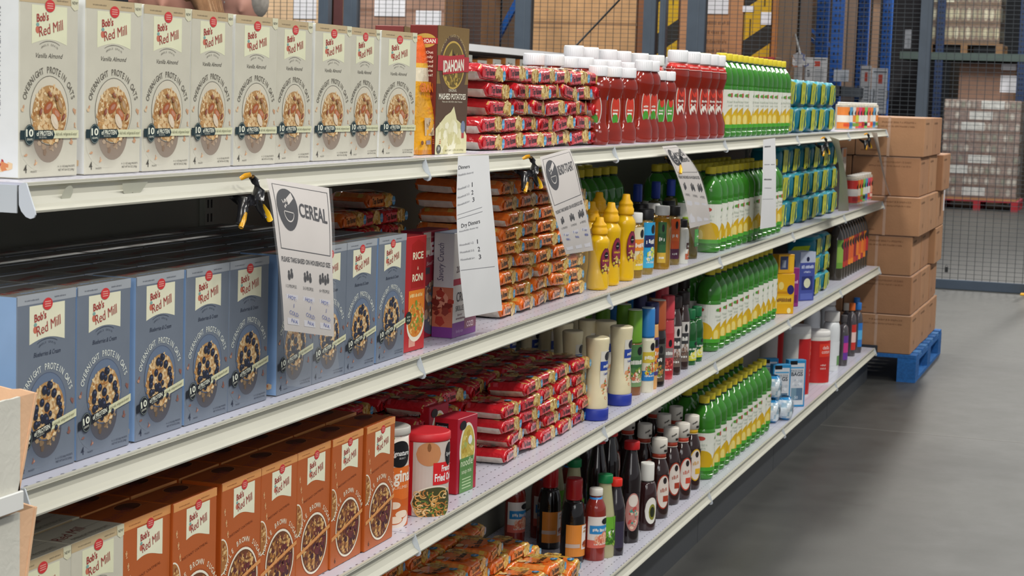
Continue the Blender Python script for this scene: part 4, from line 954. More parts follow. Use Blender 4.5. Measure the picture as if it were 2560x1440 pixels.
def bbq_art(c):
    def a(m, F, w, z0, z1):
        H = z1-z0; m.disc(F, 0, z0+H*.5, w*.98, H*.52, c, 2, 26); m.disc(F, 0, z0+H*.5, w*.86, H*.48, '#e4d8cc', 3, 26)
        m.disc(F, w*.1, z0+H*.84, w*.26, H*.1, '#2a2224', 5, 12); m.rect(F, -w*.1, w*.7, z0+H*.2, z0+H*.38, c, 5, div=4); m.scrawl(F, w*.05, z0+H*.5, H*.12, w*1.0, mixc(c, '#c8a090', .5), 5, rot=.1)
    return a
def bbq_p(c, h=.227):
    P = [(0,.027),(.005,.03),(.03,.0312),(h*.4,.0298),(h*.55,.0285),(h*.66,.024),(h*.75,.0165),(h*.8,.0155)]
    c_ = MB(); c_.lathe([(.0178,h*.815),(.0198,h*.82),(.0198,h*.99),(.0182,h)], '#e2dcd0', 24)
    F = cyl(.0201); c_.scrawl(F, -.016, h*.9, .005, .018, '#26221f', 3, rot=.5); c_.rect(F, -.014, -.003, h*.835, h*.865, '#26221f', 3, div=3)
    nb = MB(); nb.lathe([(.0176,h*.755),(.0172,h*.815)], c, 24); nb.lathe([(.018,h*.75),(.018,h*.757)], '#e4dcd0', 24); nb.lathe([(.0176,h*.81),(.0176,h*.816)], '#e4dcd0', 24)
    return [('bottle_body', body(P, '#2c1614', sy=.92), M_SAUCE), ('cap', c_, M_MATTE), ('neck_band', nb, M_LABEL), ('label', wraplabel(.0305, .03, .125, bbq_art(c), '#2c1614', half=.7, sy=.92, turn=.75), M_LABEL)]
PR['bbqR'] = Proto('barbecue_bottle', 'sauce bottle', bbq_p('#cf4a34')); PR['bbqO'] = Proto('barbecue_bottle', 'sauce bottle', bbq_p('#a83c24')); PR['bbqY'] = Proto('barbecue_bottle', 'sauce bottle', bbq_p('#e0b024'))
def onezero(m, F, w, z0, z1):
    H = z1-z0; m.disc(F, 0, z0+H*.5, w*.9, H*.5, '#e8e4da', 2, 22); m.disc(F, w*.1, z0+H*.45, w*.5, H*.3, '#8a8a34', 3, 18); m.disc(F, w*.1, z0+H*.45, w*.34, H*.2, '#2c3020', 4, 16)
PR['bbqW'] = simple('barbecue_bottle', 'sauce bottle', .185, .029, '#33191a', '#e6e4dc', .05, .017, (.1,.5,'#33191a', onezero), sy=.85, m_=M_SAUCE, shoulder=.55, half=.75, turn=.7)
for k, u, y, w in (('bbqW',1614,.055,'short barbecue bottle with a long white cap and round green emblem'),('bbqO',1643,.062,'barbecue bottle with a rust red neck band, leftmost of the white capped row'),('bbqO',1672,.075,'barbecue bottle half hidden behind its neighbours, rust red neck band'),
                   ('bbqR',1700,.062,'barbecue bottle with a red neck band and red rimmed label'),('bbqY',1724,.068,'barbecue bottle with a yellow neck band, next to the lemon juice')):
    PR[k].put(w, (X(u, y, SZ[3]+.04), y, SZ[3]+.001), 0, scale=(1.14,1.14,1))
BR_ = ((1660,.15),(1612,.16),(1570,.24),(1690,.15),(1636,.24),(1600,.31),(1645,.32),(1680,.24),(1555,.33),(1530,.28))
for i, (u, y) in enumerate(BR_):
    PR[('bbqR','bbqO')[i % 2]].put('rear row barbecue bottle with a cream cap, %s of them' % rank([q[0] for q in BR_], i), (X(u, y, SZ[3]+.21), y, SZ[3]+.001), 0, 'rear barbecue bottles', scale=(1.1,1.1,1))
PR['vin'] = simple('vinegar_bottle', 'sauce bottle', .22, .028, '#2a1a1c', '#c8c4bc', .03, .016, (.2,.6,'#a8a4a0', None), m_=M_SAUCE, shoulder=.6)
PR['vin'].put('dark bottle with a pale neck in the deep shadow behind the barbecue sauces', (X(1470, .3, SZ[3]+.2), .3, SZ[3]+.001), 0)

# --- far end: canisters, tall bottles, cartons
def canister(c1, c2, c3, h=.12, r=.026):
    def art(m, F, w, z0, z1):
        H = z1-z0; m.rect(F, -w, w, z0+H*.3, z0+H*.62, c2, 2, div=10); m.disc(F, 0, z0+H*.72, w*.3, H*.14, '#20201f', 3, 12); m.rect(F, -w*.6, w*.2, z0+H*.1, z0+H*.25, c3, 3, div=6)
    m = body([(0,r*.95),(.004,r),(h*.85,r),(h*.93,r*.85),(h*.96,r*.7)], '#b8b0a0', seg=18)
    return [('jar_body', m, M_PLAST), ('lid', cap(r*.75, h*.95, h*.07, '#e0dcd4', ribs=False, seg=16), M_MATTE), ('label', wraplabel(r, .006, h*.84, art, c1, half=PI*.8, seg=18), M_LABEL)]
CN = [Proto('drink_mix_bottle', 'drink bottle', canister(*c)) for c in (('#e8863a','#e8e0d0','#d8502c'),('#5a9ac0','#e4e4e0','#3a6a9a'),('#d8d4cc','#e88a3c','#7aa03c'),('#e06a44','#c8cc4a','#7a9a3a'),('#d8447a','#e8e4e0','#e0702c'),('#cf3a34','#e4e0d8','#a82c2c'),('#7ac060','#e8e8e0','#2c2c2c'),('#e0605a','#e8a080','#f0d0c0'))]
CW = ('orange','blue','white and orange','coral','pink','red','green','salmon')
for i in range(11):
    CN[i % 8].put('small %s drink bottle at the top shelf end, %s' % (CW[i % 8], nth(i, 11)), (X(2104, .08, SZ[0])+i*.093, .08, SZ[0]+.001), .3, 'small drink bottles at the far end', scale=(1.28,1.2,1.0))
for i in range(7):
    CN[(i*3+5) % 8].put('small %s drink bottle at the second shelf end, %s' % (CW[(i*3+5) % 8], nth(i, 7)), (X(2126, .09, SZ[1])+i*.08, .09, SZ[1]+.001), .3, 'small drink bottles on the second shelf', scale=(1.3,1.2,1.1))
def dish(c1, c2):
    def art(m, F, w, z0, z1):
        H = z1-z0; m.rect(F, -w, w, z0+H*.2, z0+H*.75, c2, 2, div=8); m.disc(F, 0, z0+H*.8, w*.5, H*.14, '#2a2420', 3, 14)
    return simple('drink_bottle', 'drink bottle', .265, .037, '#5c5448', '#4a443c', .02, .014, (.2,.68,c1, art), m_=M_CLEAR, sy=.85, shoulder=.68, half=1.3, turn=.3)
DS = [dish('#6a9a3a','#8ab04a'), dish('#b83a2c','#8c2430'), dish('#e8862c','#d8602c'), dish('#a8343c','#e07a2c'), dish('#3a3a40','#b83038')]
DW = ('lime green','dark red','orange','red and orange','black and red')
for i in range(11):
    k = (0,1,1,2,2,1,3,2,3,2,4)[i]
    DS[k].put('tall %s labelled bottle at the third shelf end, %s' % (DW[k], nth(i, 11)), (X(2090, .08, SZ[2]+.03)+i*.079, .085, SZ[2]+.001), .3, 'tall bottles at the far end of the third shelf')
def plain_front(items):
    def a(m, F, w, h):
        for t in items:
            if t[0] == 'r': m.rect(F, w*t[1], w*t[2], h*t[3], h*t[4], t[5], t[6] if len(t) > 6 else 1)
            elif t[0] == 'd': m.disc(F, w*t[1], h*t[2], w*t[3], h*t[4], t[5], 4, 14)
            elif t[0] == 's': m.scrawl(F, w*t[1], h*t[2], h*t[3], w*t[5], t[4], 5)
            elif t[0] == 't': m.text(F, t[1], w*t[2], h*t[3], h*t[4], t[5], 5, w=w*t[6] if len(t) > 6 else None, bold=.02)
    return a
PR['yel'] = carton('snack_box', 'box', .08, .045, .15, '#e0a818', plain_front([('r',.05,.95,.25,.45,'#e8b830'),('s',.5,.3,.09,'#6a3a2c',.8),('d',.3,.7,.14,.1,'#e8d07a'),('d',.75,.08,.1,.07,'#f0e0a0'),('r',.0,.9,.5,.56,'#c88a14'),('d',.8,.6,.18,.12,'#2c2c6a')]))
PR['yel'].put('yellow sweetener box, right of the third shelf lemon juice', (X(1957, .05, SZ[2]+.05), .055, SZ[2]+.001), -.9)
PR['yel2'] = carton('snack_box', 'box', .075, .04, .07, '#d8a020', plain_front([('r',.1,.6,.2,.9,'#3c4468'),('r',.2,.45,.3,.7,'#c0c8d8'),('r',.7,.95,.1,.9,'#e8b428')]))
PR['yel2'].put('small yellow and navy box lying on top of the yellow sweetener box', (X(1957, .05, SZ[2]+.05), .055, SZ[2]+.1525), -.7)
PR['pur'] = carton('snack_box', 'box', .06, .03, .15, '#8c2f78', plain_front([('s',.5,.6,.08,'#e0b8d8',.8),('r',.1,.9,.1,.3,'#6a2460'),('d',.3,.8,.2,.08,'#2c1c30')]))
PR['pur'].put('purple sweetener box between the yellow and the blue boxes', (X(1981, .06, SZ[2]+.05), .07, SZ[2]+.001), -.9)
PR['blu'] = carton('supplement_box', 'box', .085, .07, .195, dict(F='#44509a', L='#a8c0e8', R='#7a90c8', T='#c8d4e4', B='#44509a', D='#445'), plain_front([('r',.0,1,.78,1,'#b8c0d4'),('r',.15,.85,.22,.5,'#2c3470',2),('d',.5,.36,.22,.1,'#d8d8b8'),('s',.5,.66,.07,'#d0d8f0',.8),('s',.5,.57,.04,'#d0d8f0',.5),('d',.5,.85,.1,.05,'#1c2040'),('r',.1,.9,.03,.15,'#5a68b0')]),
    left=lambda m, F, d, h: (m.rect(F, d*.25, d*.6, h*.1, h*.8, '#2c3a8c', 1), m.scrawl(F, d*.48, h*.4, d*.14, h*.4, '#c8d0f0', 3, rot=PI/2), m.disc(F, d*.42, h*.8, d*.17, h*.07, '#2c3a8c', 2, 16)))
PR['blu'].put('light blue and indigo carton standing beside the yellow box', (X(2004, .07, SZ[2]+.05), .075, SZ[2]+.001), -.6)
PR['whi'] = carton('white_carton', 'box', .2, .14, .14, dict(F='#b8b4b0', L='#a8a4a0', R='#a8a4a0', T='#c4c0bc', B='#b8b4b0', D='#555'), plain_front([('r',.0,.4,.2,.9,'#a8a29c'),('r',.55,.8,.08,.3,'#6a6664',2),('r',.88,.97,.45,.95,'#c8b4a8',2),('r',.89,.96,.5,.75,'#b82c30',3),('s',.3,.65,.07,'#88827c',.4)]))
PR['whi'].put('white carton on top of a stack behind the blue and indigo carton', (X(2004, .2, SZ[2]+.22), .24, SZ[2]+.153), -.6)
PR['whi'].put('white carton at the bottom of the stack behind the blue and indigo carton', (X(2004, .2, SZ[2]+.22), .24, SZ[2]+.001), -.55, scale=(1,1,1.08))
PR['tallw'] = carton('tall_carton', 'box', .13, .06, .27, dict(F='#c8c0b8', L='#5a5050', R='#888', T='#b0302c', B='#aaa', D='#444'), plain_front([('r',.1,.9,.1,.25,'#8a7a70'),('r',.1,.35,.3,.8,'#7a7470',2),('r',.3,.9,.85,.98,'#e0905a')]))
PR['tallw'].put('tall pale carton between the teal packs and the small drink bottles', (X(2104, .07, SZ[1])+.0, .1, SZ[1]+.001), 0)
# bottom shelf, far part
def bags_front(m, F, w, h):
    m.rect(F, w*.08, w*.92, h*.04, h*.93, '#d4d6da', 1); m.rect(F, w*.1, w*.5, h*.9, h*.98, '#16181c', 3); m.text(F, 'FREEZER', w*.5, h*.74, h*.05, '#50606c', 3, w=w*.7); m.text(F, 'BAGS', w*.5, h*.66, h*.075, '#303c48', 3, w=w*.66, bold=.03)
    m.rect(F, w*.12, w*.88, h*.82, h*.85, '#4aa0d0', 3); m.rect(F, w*.2, w*.85, h*.14, h*.4, '#5c7890', 3); m.rect(F, w*.2, w*.5, h*.14, h*.4, '#7a98a8', 4); m.blobs(F, w*.5, h*.52, w*.3, h*.07, 14, w*.08, ['#e4e8ec','#bcc4cc'], 4, 3); m.text(F, '50', w*.5, h*.17, h*.06, '#e4ecf4', 6)
PR['bags'] = carton('freezer_bag_box', 'box', .075, .03, .185, '#2e8cc0', bags_front)
for i, (u, y) in enumerate(((1990,.045),(1952,.075),(1921,.15))): PR['bags'].put('blue and silver freezer bag box on the bottom shelf, %s of the three' % ('right and nearest','middle','left and rear')[i], (X(u, y, SZ[3]+.1), y+.004, SZ[3]+.001), -.95)
def pouch_s(col):
    m = MB()
    def f(u, v):
        a = 2*PI*u; k = 1-abs(2*v-1)**4*.5
        return Vector((.055*k*(abs(cos(a))**.6)*(1 if cos(a) > 0 else -1)+.004*sin(v*9+a*2), -.03*k*(abs(sin(a))**.7)*(1 if sin(a) > 0 else -1)+.003*sin(a*5+v*7), .085*v))
    m.grid(f, 26, 10, lambda u, v: '#2f8cc8' if v > .85 or v < .08 else ('#dfe8ee' if (int(u*13)+int(v*5)) % 3 else '#a8c4d4'))
    F = plane((-.055, -.035, 0), (1,0,0), (0,0,1), (0,-1,0)); m.rect(F, .02, .08, .025, .06, '#e8eef0', 1); m.disc(F, .045, .045, .012, .01, '#c8a060', 3, 10); m.rect(F, .03, .09, .064, .07, '#2f8cc8', 2)
    return m
PR['sach'] = Proto('clear_sachet_bag', 'snack bag', [('clear_sachet_bag', pouch_s('#2f8cc8'), M_FILM)])
for i, (u, y, z) in enumerate(((1928,.065,.0),(1930,.065,.087),(1962,.03,.0))): PR['sach'].put(('blue edged clear bag lying at the foot of the freezer bag boxes, lower left','blue edged clear bag stacked on the lower left one','crumpled blue edged clear bag nearest the shelf edge')[i], (X(u, y, SZ[3]+.05), y+.0, SZ[3]+.001+z), .15)
def tub(r, h, lab, name='detergent_tub', turn=.65, split=True, capr=None):
    P = [(0,r*.96),(.006,r),(h*.82,r),(h*.86,r*.97),(h*.88,r*.9)]
    c = MB(); c.lathe([(r*.93,h*.87),(r*.99,h*.885),(r*.99,h*.975),(r*.93,h)], '#e4e2de', 30)
    def art(m, F, w, z0, z1):
        H = z1-z0
        m.rect(F, -w*.1, w*.75, z0+H*.62, z0+H*.93, '#e03c28', 2, div=8)
        m.text(F, 'della', w*.35, z0+H*.8, H*.085, '#f4e4dc', 4, w=w*.5); m.text(F, 'cotton', w*.35, z0+H*.7, H*.085, '#f4e4dc', 4, w=w*.6)
        m.scrawl(F, w*.2, z0+H*.4, H*.045, w*.4, '#e8b8b0', 4); m.scrawl(F, w*.2, z0+H*.32, H*.045, w*.4, '#e8b8b0', 4)
    return Proto(name, 'cleaning tub', [('tub_body', body(P, '#dcdad2', seg=28), M_PLAST), ('lid', c, M_MATTE), ('label', wraplabel(r, h*.02, h*.82, art, lab, half=1.15, turn=turn, seg=22), M_LABEL)])
PR['tubL'] = tub(.055, .285, '#b81e20'); PR['tubS'] = tub(.062, .225, '#c0221f', turn=.5)
PR['tubL'].put('large white tub with a red cotton label, tallest red one on the bottom shelf', (X(2003, .075, SZ[3]+.05), .1, SZ[3]+.001), .55)
PR['tubS'].put('smaller red labelled tub with a white cap, nearest the shelf edge', (X(2050, .06, SZ[3]+.05), .085, SZ[3]+.001), -.5)
PR['tubL'].put('large tub with a dark red label in the shadow behind the freezer bag boxes', (X(1945, .26, SZ[3]+.2), .28, SZ[3]+.001), .8)
PR['tubW'] = simple('cleaner_bottle', 'cleaner bottle', .265, .054, '#dfe2e4', '#d8d6d2', .045, .034, (.1,.5,'#dfe2e4', lambda m, F, w, z0, z1: m.rect(F, w*.3, w, z0, z0+(z1-z0)*.4, '#6a9a5a', 2, div=4)), m_=M_PLAST, sy=.7, shoulder=.72, half=1.0, turn=.8)
for i, (u, y) in enumerate(((2082,.07),(2074,.19),(2034,.24))): PR['tubW'].put('white plastic cleaner bottle, %s' % ('in front with a green patch on its label','behind the front one','rear left with a plain top')[i], (X(u, y, SZ[3]+.1), y+.01, SZ[3]+.001), 0)
def soapb(c1, c2, capc, h=.23):
    def art(m, F, w, z0, z1): m.rect(F, -w, w, z0+(z1-z0)*.3, z0+(z1-z0)*.7, c2, 2, div=6)
    return simple('dish_soap_bottle', 'soap bottle', h, .034, '#6a6468', capc, .035, .015, (.12,.6,c1, art), m_=M_CLEAR, sy=.7, shoulder=.65, half=1.2, turn=.3)
SO = [soapb('#6a3a9a','#c83a8a','#4a4648'), soapb('#8a3a4a','#7a3aa0','#d8d0c0'), soapb('#c8342c','#e8c8c0','#e0702c', .25), soapb('#2e78c8','#5ab0e0','#2e78c8', .24), soapb('#5a5450','#a03a34','#c8b8a0', .23)]
for i, (u, y, k) in enumerate(((2107,.055,0),(2114,.12,1),(2118,.17,2),(2127,.07,2),(2139,.1,3),(2133,.16,4),(2143,.06,3))):
    SO[k].put('dish soap bottle near the far end of the bottom shelf, %s label' % ('purple and pink','plum','red','scarlet','sky blue','grey brown','bright blue')[i], (X(u, y, SZ[3]+.1), y, SZ[3]+.001), .2)
# ================================================================ floor, walls
def floor_mat():
    m = bpy.data.materials.new('polished_concrete'); m.use_nodes = True; nt = m.node_tree; n = nt.nodes; l = nt.links; b = n['Principled BSDF']
    tc = n.new('ShaderNodeTexCoord'); out = []
    for sc, d in ((.9, 6), (5.5, 8), (60, 3)):
        z = n.new('ShaderNodeTexNoise'); z.inputs['Scale'].default_value = sc; z.inputs['Detail'].default_value = d; z.inputs['Roughness'].default_value = .62
        l.new(tc.outputs['Object'], z.inputs['Vector']); out.append(z)
    r = n.new('ShaderNodeValToRGB'); r.color_ramp.elements[0].position = .3; r.color_ramp.elements[0].color = C('#313130'); r.color_ramp.elements[1].position = .72; r.color_ramp.elements[1].color = C('#4b4b48')
    a = n.new('ShaderNodeMix'); a.data_type = 'FLOAT'; a.inputs[0].default_value = .45; l.new(out[0].outputs['Fac'], a.inputs[2]); l.new(out[1].outputs['Fac'], a.inputs[3])
    c = n.new('ShaderNodeMix'); c.data_type = 'FLOAT'; c.inputs[0].default_value = .12; l.new(a.outputs[0], c.inputs[2]); l.new(out[2].outputs['Fac'], c.inputs[3]); l.new(c.outputs[0], r.inputs['Fac'])
    l.new(r.outputs['Color'], b.inputs['Base Color'])
    rr = n.new('ShaderNodeMapRange'); rr.inputs['To Min'].default_value = .34; rr.inputs['To Max'].default_value = .55; l.new(out[1].outputs['Fac'], rr.inputs['Value']); l.new(rr.outputs[0], b.inputs['Roughness'])
    bp = n.new('ShaderNodeBump'); bp.inputs['Strength'].default_value = .05; l.new(out[2].outputs['Fac'], bp.inputs['Height']); l.new(bp.outputs[0], b.inputs['Normal'])
    b.inputs['Specular IOR Level'].default_value = .4
    return m
m = MB(); m.box(-4, 34, -9, 12, -.2, 0, '#8a8984'); struct('floor', m, floor_mat())
m = MB()
for x in (5.93, 14.0): m.box(x-.006, x+.006, -9, 12, 0, .0006, '#5c5b57')
m.box(-4, 34, -2.9, -2.888, 0, .0006, '#54534e')
struct('trim_1', m, M_MATTE)
m = MB(); m.box(34, 34.2, -9, 12, 0, 8, '#2c2f33'); struct('wall_back', m, M_BACK)
m = MB(); m.box(-4, 34, 12, 12.2, 0, 8, '#4a4c4e'); struct('wall_left', m, M_BACK)
def plainmat():   # perforated deck: rows of small dark slots along the front of each deck
    m = bpy.data.materials.new('perforated_deck'); m.use_nodes = True; nt = m.node_tree; n = nt.nodes; l = nt.links; b = n['Principled BSDF']
    tc = n.new('ShaderNodeTexCoord'); sp = n.new('ShaderNodeSeparateXYZ'); l.new(tc.outputs['Object'], sp.inputs[0])
    def M(op, a, c=None):
        q = n.new('ShaderNodeMath'); q.operation = op
        for i, v in enumerate((a, c)):
            if v is None: continue
            if isinstance(v, (int, float)): q.inputs[i].default_value = v
            else: l.new(v, q.inputs[i])
        return q.outputs[0]
    fx = M('FRACT', M('MULTIPLY', sp.outputs[0], 1/.0254)); fy = M('FRACT', M('MULTIPLY', M('ADD', sp.outputs[1], .006), 1/.0254))
    dx = M('MULTIPLY', M('SUBTRACT', fx, .5), .0254/.0042); dy = M('MULTIPLY', M('SUBTRACT', fy, .5), .0254/.0014)
    d = M('ADD', M('MULTIPLY', dx, dx), M('MULTIPLY', dy, dy)); hole = M('LESS_THAN', d, 1.0)
    mx = n.new('ShaderNodeMix'); mx.data_type = 'RGBA'; l.new(hole, mx.inputs[0]); mx.inputs[6].default_value = C('#c9c9d6'); mx.inputs[7].default_value = C('#55555f')
    nz = n.new('ShaderNodeTexNoise'); nz.inputs['Scale'].default_value = 3; l.new(tc.outputs['Object'], nz.inputs['Vector'])
    rg = n.new('ShaderNodeMapRange'); rg.inputs['To Min'].default_value = .22; rg.inputs['To Max'].default_value = .38; l.new(nz.outputs['Fac'], rg.inputs['Value']); l.new(rg.outputs[0], b.inputs['Roughness'])
    l.new(mx.outputs[2], b.inputs['Base Color']); return m
M_DECK = plainmat()

# ================================================================ gondola: frame, back panels and 24 shelf units
NS = 6
g = thing('gondola_frame', 'long steel gondola shelving frame with grey back panels and a dark kick plate', 'shelving', (0,0,0))
YB = .418
for k in range(NS+1):
    m = MB(); x = k*L
    m.box(x-.016, x+.016, YB, YB+.06, 0.02, 1.236, '#8d8d80')
    for i in range(46): m.box(x-.009, x-.004, YB-.0008, YB, .06+i*.0254, .075+i*.0254, '#161614'); m.box(x+.004, x+.009, YB-.0008, YB, .06+i*.0254, .075+i*.0254, '#161614')
    m.build('upright', M_BACK, g)
for k in range(NS):
    m = MB(); m.box(k*L+.017, (k+1)*L-.017, YB+.012, YB+.02, .1, 1.234, '#8b8a7c'); m.box(k*L+.017, (k+1)*L-.017, YB+.006, YB+.024, .66, .675, '#7c7b6e')
    m.build('back_panel', M_BACK, g)
    m = MB(); m.box(k*L+.002, (k+1)*L-.002, .03, .045, 0, .128, '#3b3e42'); m.build('kick_plate', M_MATTE, g)
for k in range(NS+1):
    m = MB(); m.box(k*L-.012, k*L+.012, .05, YB, .0, .08, '#33363a'); m.build('base_bracket', M_MATTE, g)
m = MB(); m.box(NS*L+.003, NS*L+.018, -.012, YB, .118, .175, '#1d222b', b=.002); m.build('end_cap', M_MATTE, g)

LIP = [(.004, 0), (0, -.0005), (-.0015, -.003), (.0035, -.0062), (.0032, -.016), (-.002, -.0245), (-.008, -.0285), (-.0105, -.031), (-.0098, -.0335), (-.006, -.0335), (.0, -.029), (.006, -.016), (.006, -.003)]
def shelf_unit(base):
    d = MB(); d.box(.0015, L-.0015, .004, YB-.001, -.0032, 0, '#c9c9d6')
    lip = MB()
    pts = LIP if not base else [(y*.9, z*.92) for y, z in LIP]
    lip.prism(pts, .002, L-.002, '#bebcae', 0)
    lip.box(.002, L-.002, -.0012, .0042, -.0022, .0003, '#c0beb0')
    brs = []; nos = []
    # side bracket: deep near the upright, a notch, then the rounded front nose
    for x in (.0002, L-.0022):
        br = MB(); brs.append(('side_bracket', br, M_METAL)); br.prism([(YB-.002, -.003), (YB-.002, -.078), (YB-.05, -.072), (.06, -.036), (.045, -.0345), (.012, -.0345), (.012, -.003)], x, x+.002, '#c3c8cc', 0)
    N = [(.0035, .0002), (-.0012, .0002), (-.0035, -.006), (-.0085, -.02), (-.0125, -.030), (-.0135, -.035), (-.0115, -.0385), (-.007, -.040), (-.001, -.038), (.005, -.032), (.008, -.025), (.0085, -.004)]
    for x in (-.0015, L-.0008): nose = MB(); nos.append(('end_nose', nose, M_METAL)); nose.prism(N, x, x+.0023, '#c9ced4', 0)
    return [('deck', d, M_DECK), ('price_channel', lip, M_METAL), ]+brs+nos
SU = Proto('metal_shelf', 'shelf', shelf_unit(False)); SB = Proto('metal_shelf', 'shelf', shelf_unit(True))
for s in range(4):
    for k in range(NS):
        (SU if s < 3 else SB).put('cream steel shelf unit forming the %s, %s' % (SHELF[s], 'nearest the camera' if k == 0 else ('at the far end' if k == NS-1 else ORD[k]+' section from the near end')), (k*L, 0, SZ[s]), 0, 'shelf units')
# scuffed sticker marks on the near price channel
F = plane((0, .0012, SZ[0]-.0235), (1,0,0), (0,-.35,1), (0,-1,-.2))
m = MB(); m.disc(F, .082, .008, .011, .010, '#cfcfbe', 2, 14); tag(m.build('sticker_residue', M_LABEL), 'round pale sticker mark on the near top price channel, left one', 'sticker')
m = MB(); m.poly(F, [(.20,.016),(.262,.016),(.252,.003),(.24,-.002),(.232,.004),(.222,0),(.21,.004)], '#cfcfbe', 2)
tag(m.build('sticker_residue', M_LABEL), 'torn pale sticker mark on the near top price channel, right one', 'sticker')

# ================================================================ hanging signs and clamps
def bez(pts, t):
    """smooth polyline through pixel points, t 0..1 from top to bottom"""
    n = len(pts)-1; f = min(t*n, n-1e-6); i = int(f); f -= i
    p0 = pts[max(i-1,0)]; p1 = pts[i]; p2 = pts[i+1]; p3 = pts[min(i+2,n)]
    return [.5*((2*p1[a])+(-p0[a]+p2[a])*f+(2*p0[a]-5*p1[a]+4*p2[a]-p3[a])*f*f+(-p0[a]+3*p1[a]-3*p2[a]+p3[a])*f**3) for a in range(len(p1))]
def sheet_map(Lp, Rp, y0=-.022, bulge=.012, y1=None):
    """Lp, Rp: photo points down the left and right edges; the sheet hangs in front of the shelf lip"""
    y1 = y0 if y1 is None else y1
    Lw = [at(u, v, 1, y0-bulge*math.sin(PI*i/(len(Lp)-1))) for i, (u, v) in enumerate(Lp)]
    Rw = [at(u, v, 1, y1-bulge*math.sin(PI*i/(len(Rp)-1))) for i, (u, v) in enumerate(Rp)]
    def F(a, b, n=0):
        p = Vector(bez([tuple(q) for q in Lw], 1-b)); q = Vector(bez([tuple(r) for r in Rw], 1-b))
        r = p.lerp(q, a); r.y += -n*EPS; return r
    return F
def sheetmesh(F, col, n0=0, rows=24, cols=6, b0=0, b1=1, a0=0, a1=1):
    m = MB(); m.grid(lambda u, v: F(a0+(a1-a0)*u, b0+(b1-b0)*v, n0), cols, rows, lambda u, v: col); return m
INK = '#23242e'; PEN = '#4c5fb0'
def people_icon(m, F, a, b, k):
    for i in range(k):
        x = a+(i-(k-1)/2)*.05; y = b+(.012 if i % 2 else 0)
        m.disc(F, x, y+.028, .016, .012, INK, 4, 10); m.disc(F, x, y+.0, .024, .022, INK, 4, 10)
def big_sign(F, title, notes, icon='cereal'):
    m = sheetmesh(F, '#dcd5d0')
    fr = ((.06,.545),(.06,.94),(.97,.95),(.97,.545))
    for a0 in (.06, .954):
        for j in range(16): m.rect(F, a0, a0+.007, .545+j*.025, .57+j*.025, INK, 3)
    for b in (.545, .943): m.rect(F, .06, .96, b, b+.004, INK, 3, div=6)
    m.disc(F, .25, .78, .17, .135, INK, 3, 28)
    m.ring(F, .26, .75, .075, .05, .008, '#dcd5d0', 5, t0=PI, t1=2*PI); m.rect(F, .185, .335, .75, .756, '#dcd5d0', 5); m.poly(F, [(.27,.80),(.36,.85),(.33,.89),(.24,.84)], '#dcd5d0', 5)
    m.blobs(F, .21, .81, .05, .03, 10, .01, ['#dcd5d0'], 5, 2)
    for i, t in enumerate(title): m.text(F, t, .68, .745+(.05 if len(title) > 1 else 0)-i*.095, .085 if len(title) == 1 else .06, INK, 4, w=.48, bold=.02)
    m.text(F, 'PLEASE TAKE BASED ON HOUSEHOLD SIZE', .5, .475, .028, INK, 4, w=.9, bold=.015)
    for i, (t, c) in enumerate((('1-2 PEOPLE:',1),('3-5 PEOPLE:',2),('6+ PEOPLE:',3))):
        x = .18+i*.32; people_icon(m, F, x, .385, c+1); m.text(F, t, x, .315, .02, INK, 4, w=.2)
        m.rect(F, x-.11, x+.11, .07, .27, '#e6e4ea', 2)
        for j, s in enumerate(notes):
            if s == '~': m.scrawl(F, x+.02, .235-j*.05, .024, .13, PEN, 4, rot=-.1); continue
            m.text(F, s, x+(.02 if j else 0), .235-j*.05, .026, PEN, 4, rot=-.1, w=.012 if s == '1' else .035+.028*len(s), shear=.1)
    return m
def sign(Lp, Rp, La, Ra, title, notes, label, y0=-.022):
    """Lp/Rp paper edges; La/Ra extend the clear sleeve below the paper"""
    t = thing('hanging_sign', label, 'sign', sum((Vector(at(u, v, 1, y0)) for u, v in (Lp[0], Rp[0])), Vector())/2)
    F = sheet_map(Lp, Rp, y0); inv = -t.location
    pm = big_sign(F, title, notes); pm.v = [tuple(Vector(v)+inv) for v in pm.v]
    pm.build('paper_sheet', M_SHEET, t)
    G = sheet_map([Lp[0]]+Lp[1:]+La, [Rp[0]]+Rp[1:]+Ra, y0-.0035)
    sm = sheetmesh(G, '#f2f0ee', 3, rows=30, a0=-.04, a1=1.05)
    sm.v = [tuple(Vector(v)+inv) for v in sm.v]; sm.build('clear_sleeve', M_SLEEVE, t)
    return t
sign([(666,446),(681,520),(696,640),(706,740),(711,826)], [(822,470),(829,560),(831,660),(834,760),(835,842)], [(722,965)], [(846,972)], ['CEREAL'], ['HOT:', '1', 'COLD:', 'N/A'],
     'clear sleeved sign reading CEREAL, clamped to the top shelf over the blue boxes')
sign([(1350,392),(1362,450),(1385,530),(1402,590),(1415,636)], [(1424,372),(1440,420),(1458,500),(1474,570),(1483,626)], [(1443,728)], [(1508,718)], ['READY-TO-EAT'], ['1 or', '~'],
     'sleeved sign reading READY-TO-EAT, clamped beside the orange noodle wall')
sign([(1655,366),(1676,400),(1693,440),(1713,505),(1725,571)], [(1690,363),(1722,395),(1750,441),(1771,515),(1775,558)], [(1744,630)], [(1796,618)], ['PICKLES &', 'PRESERVES'], [],
     'curved sleeved sign reading PICKLES & PRESERVES, clamped above the dark bottles')
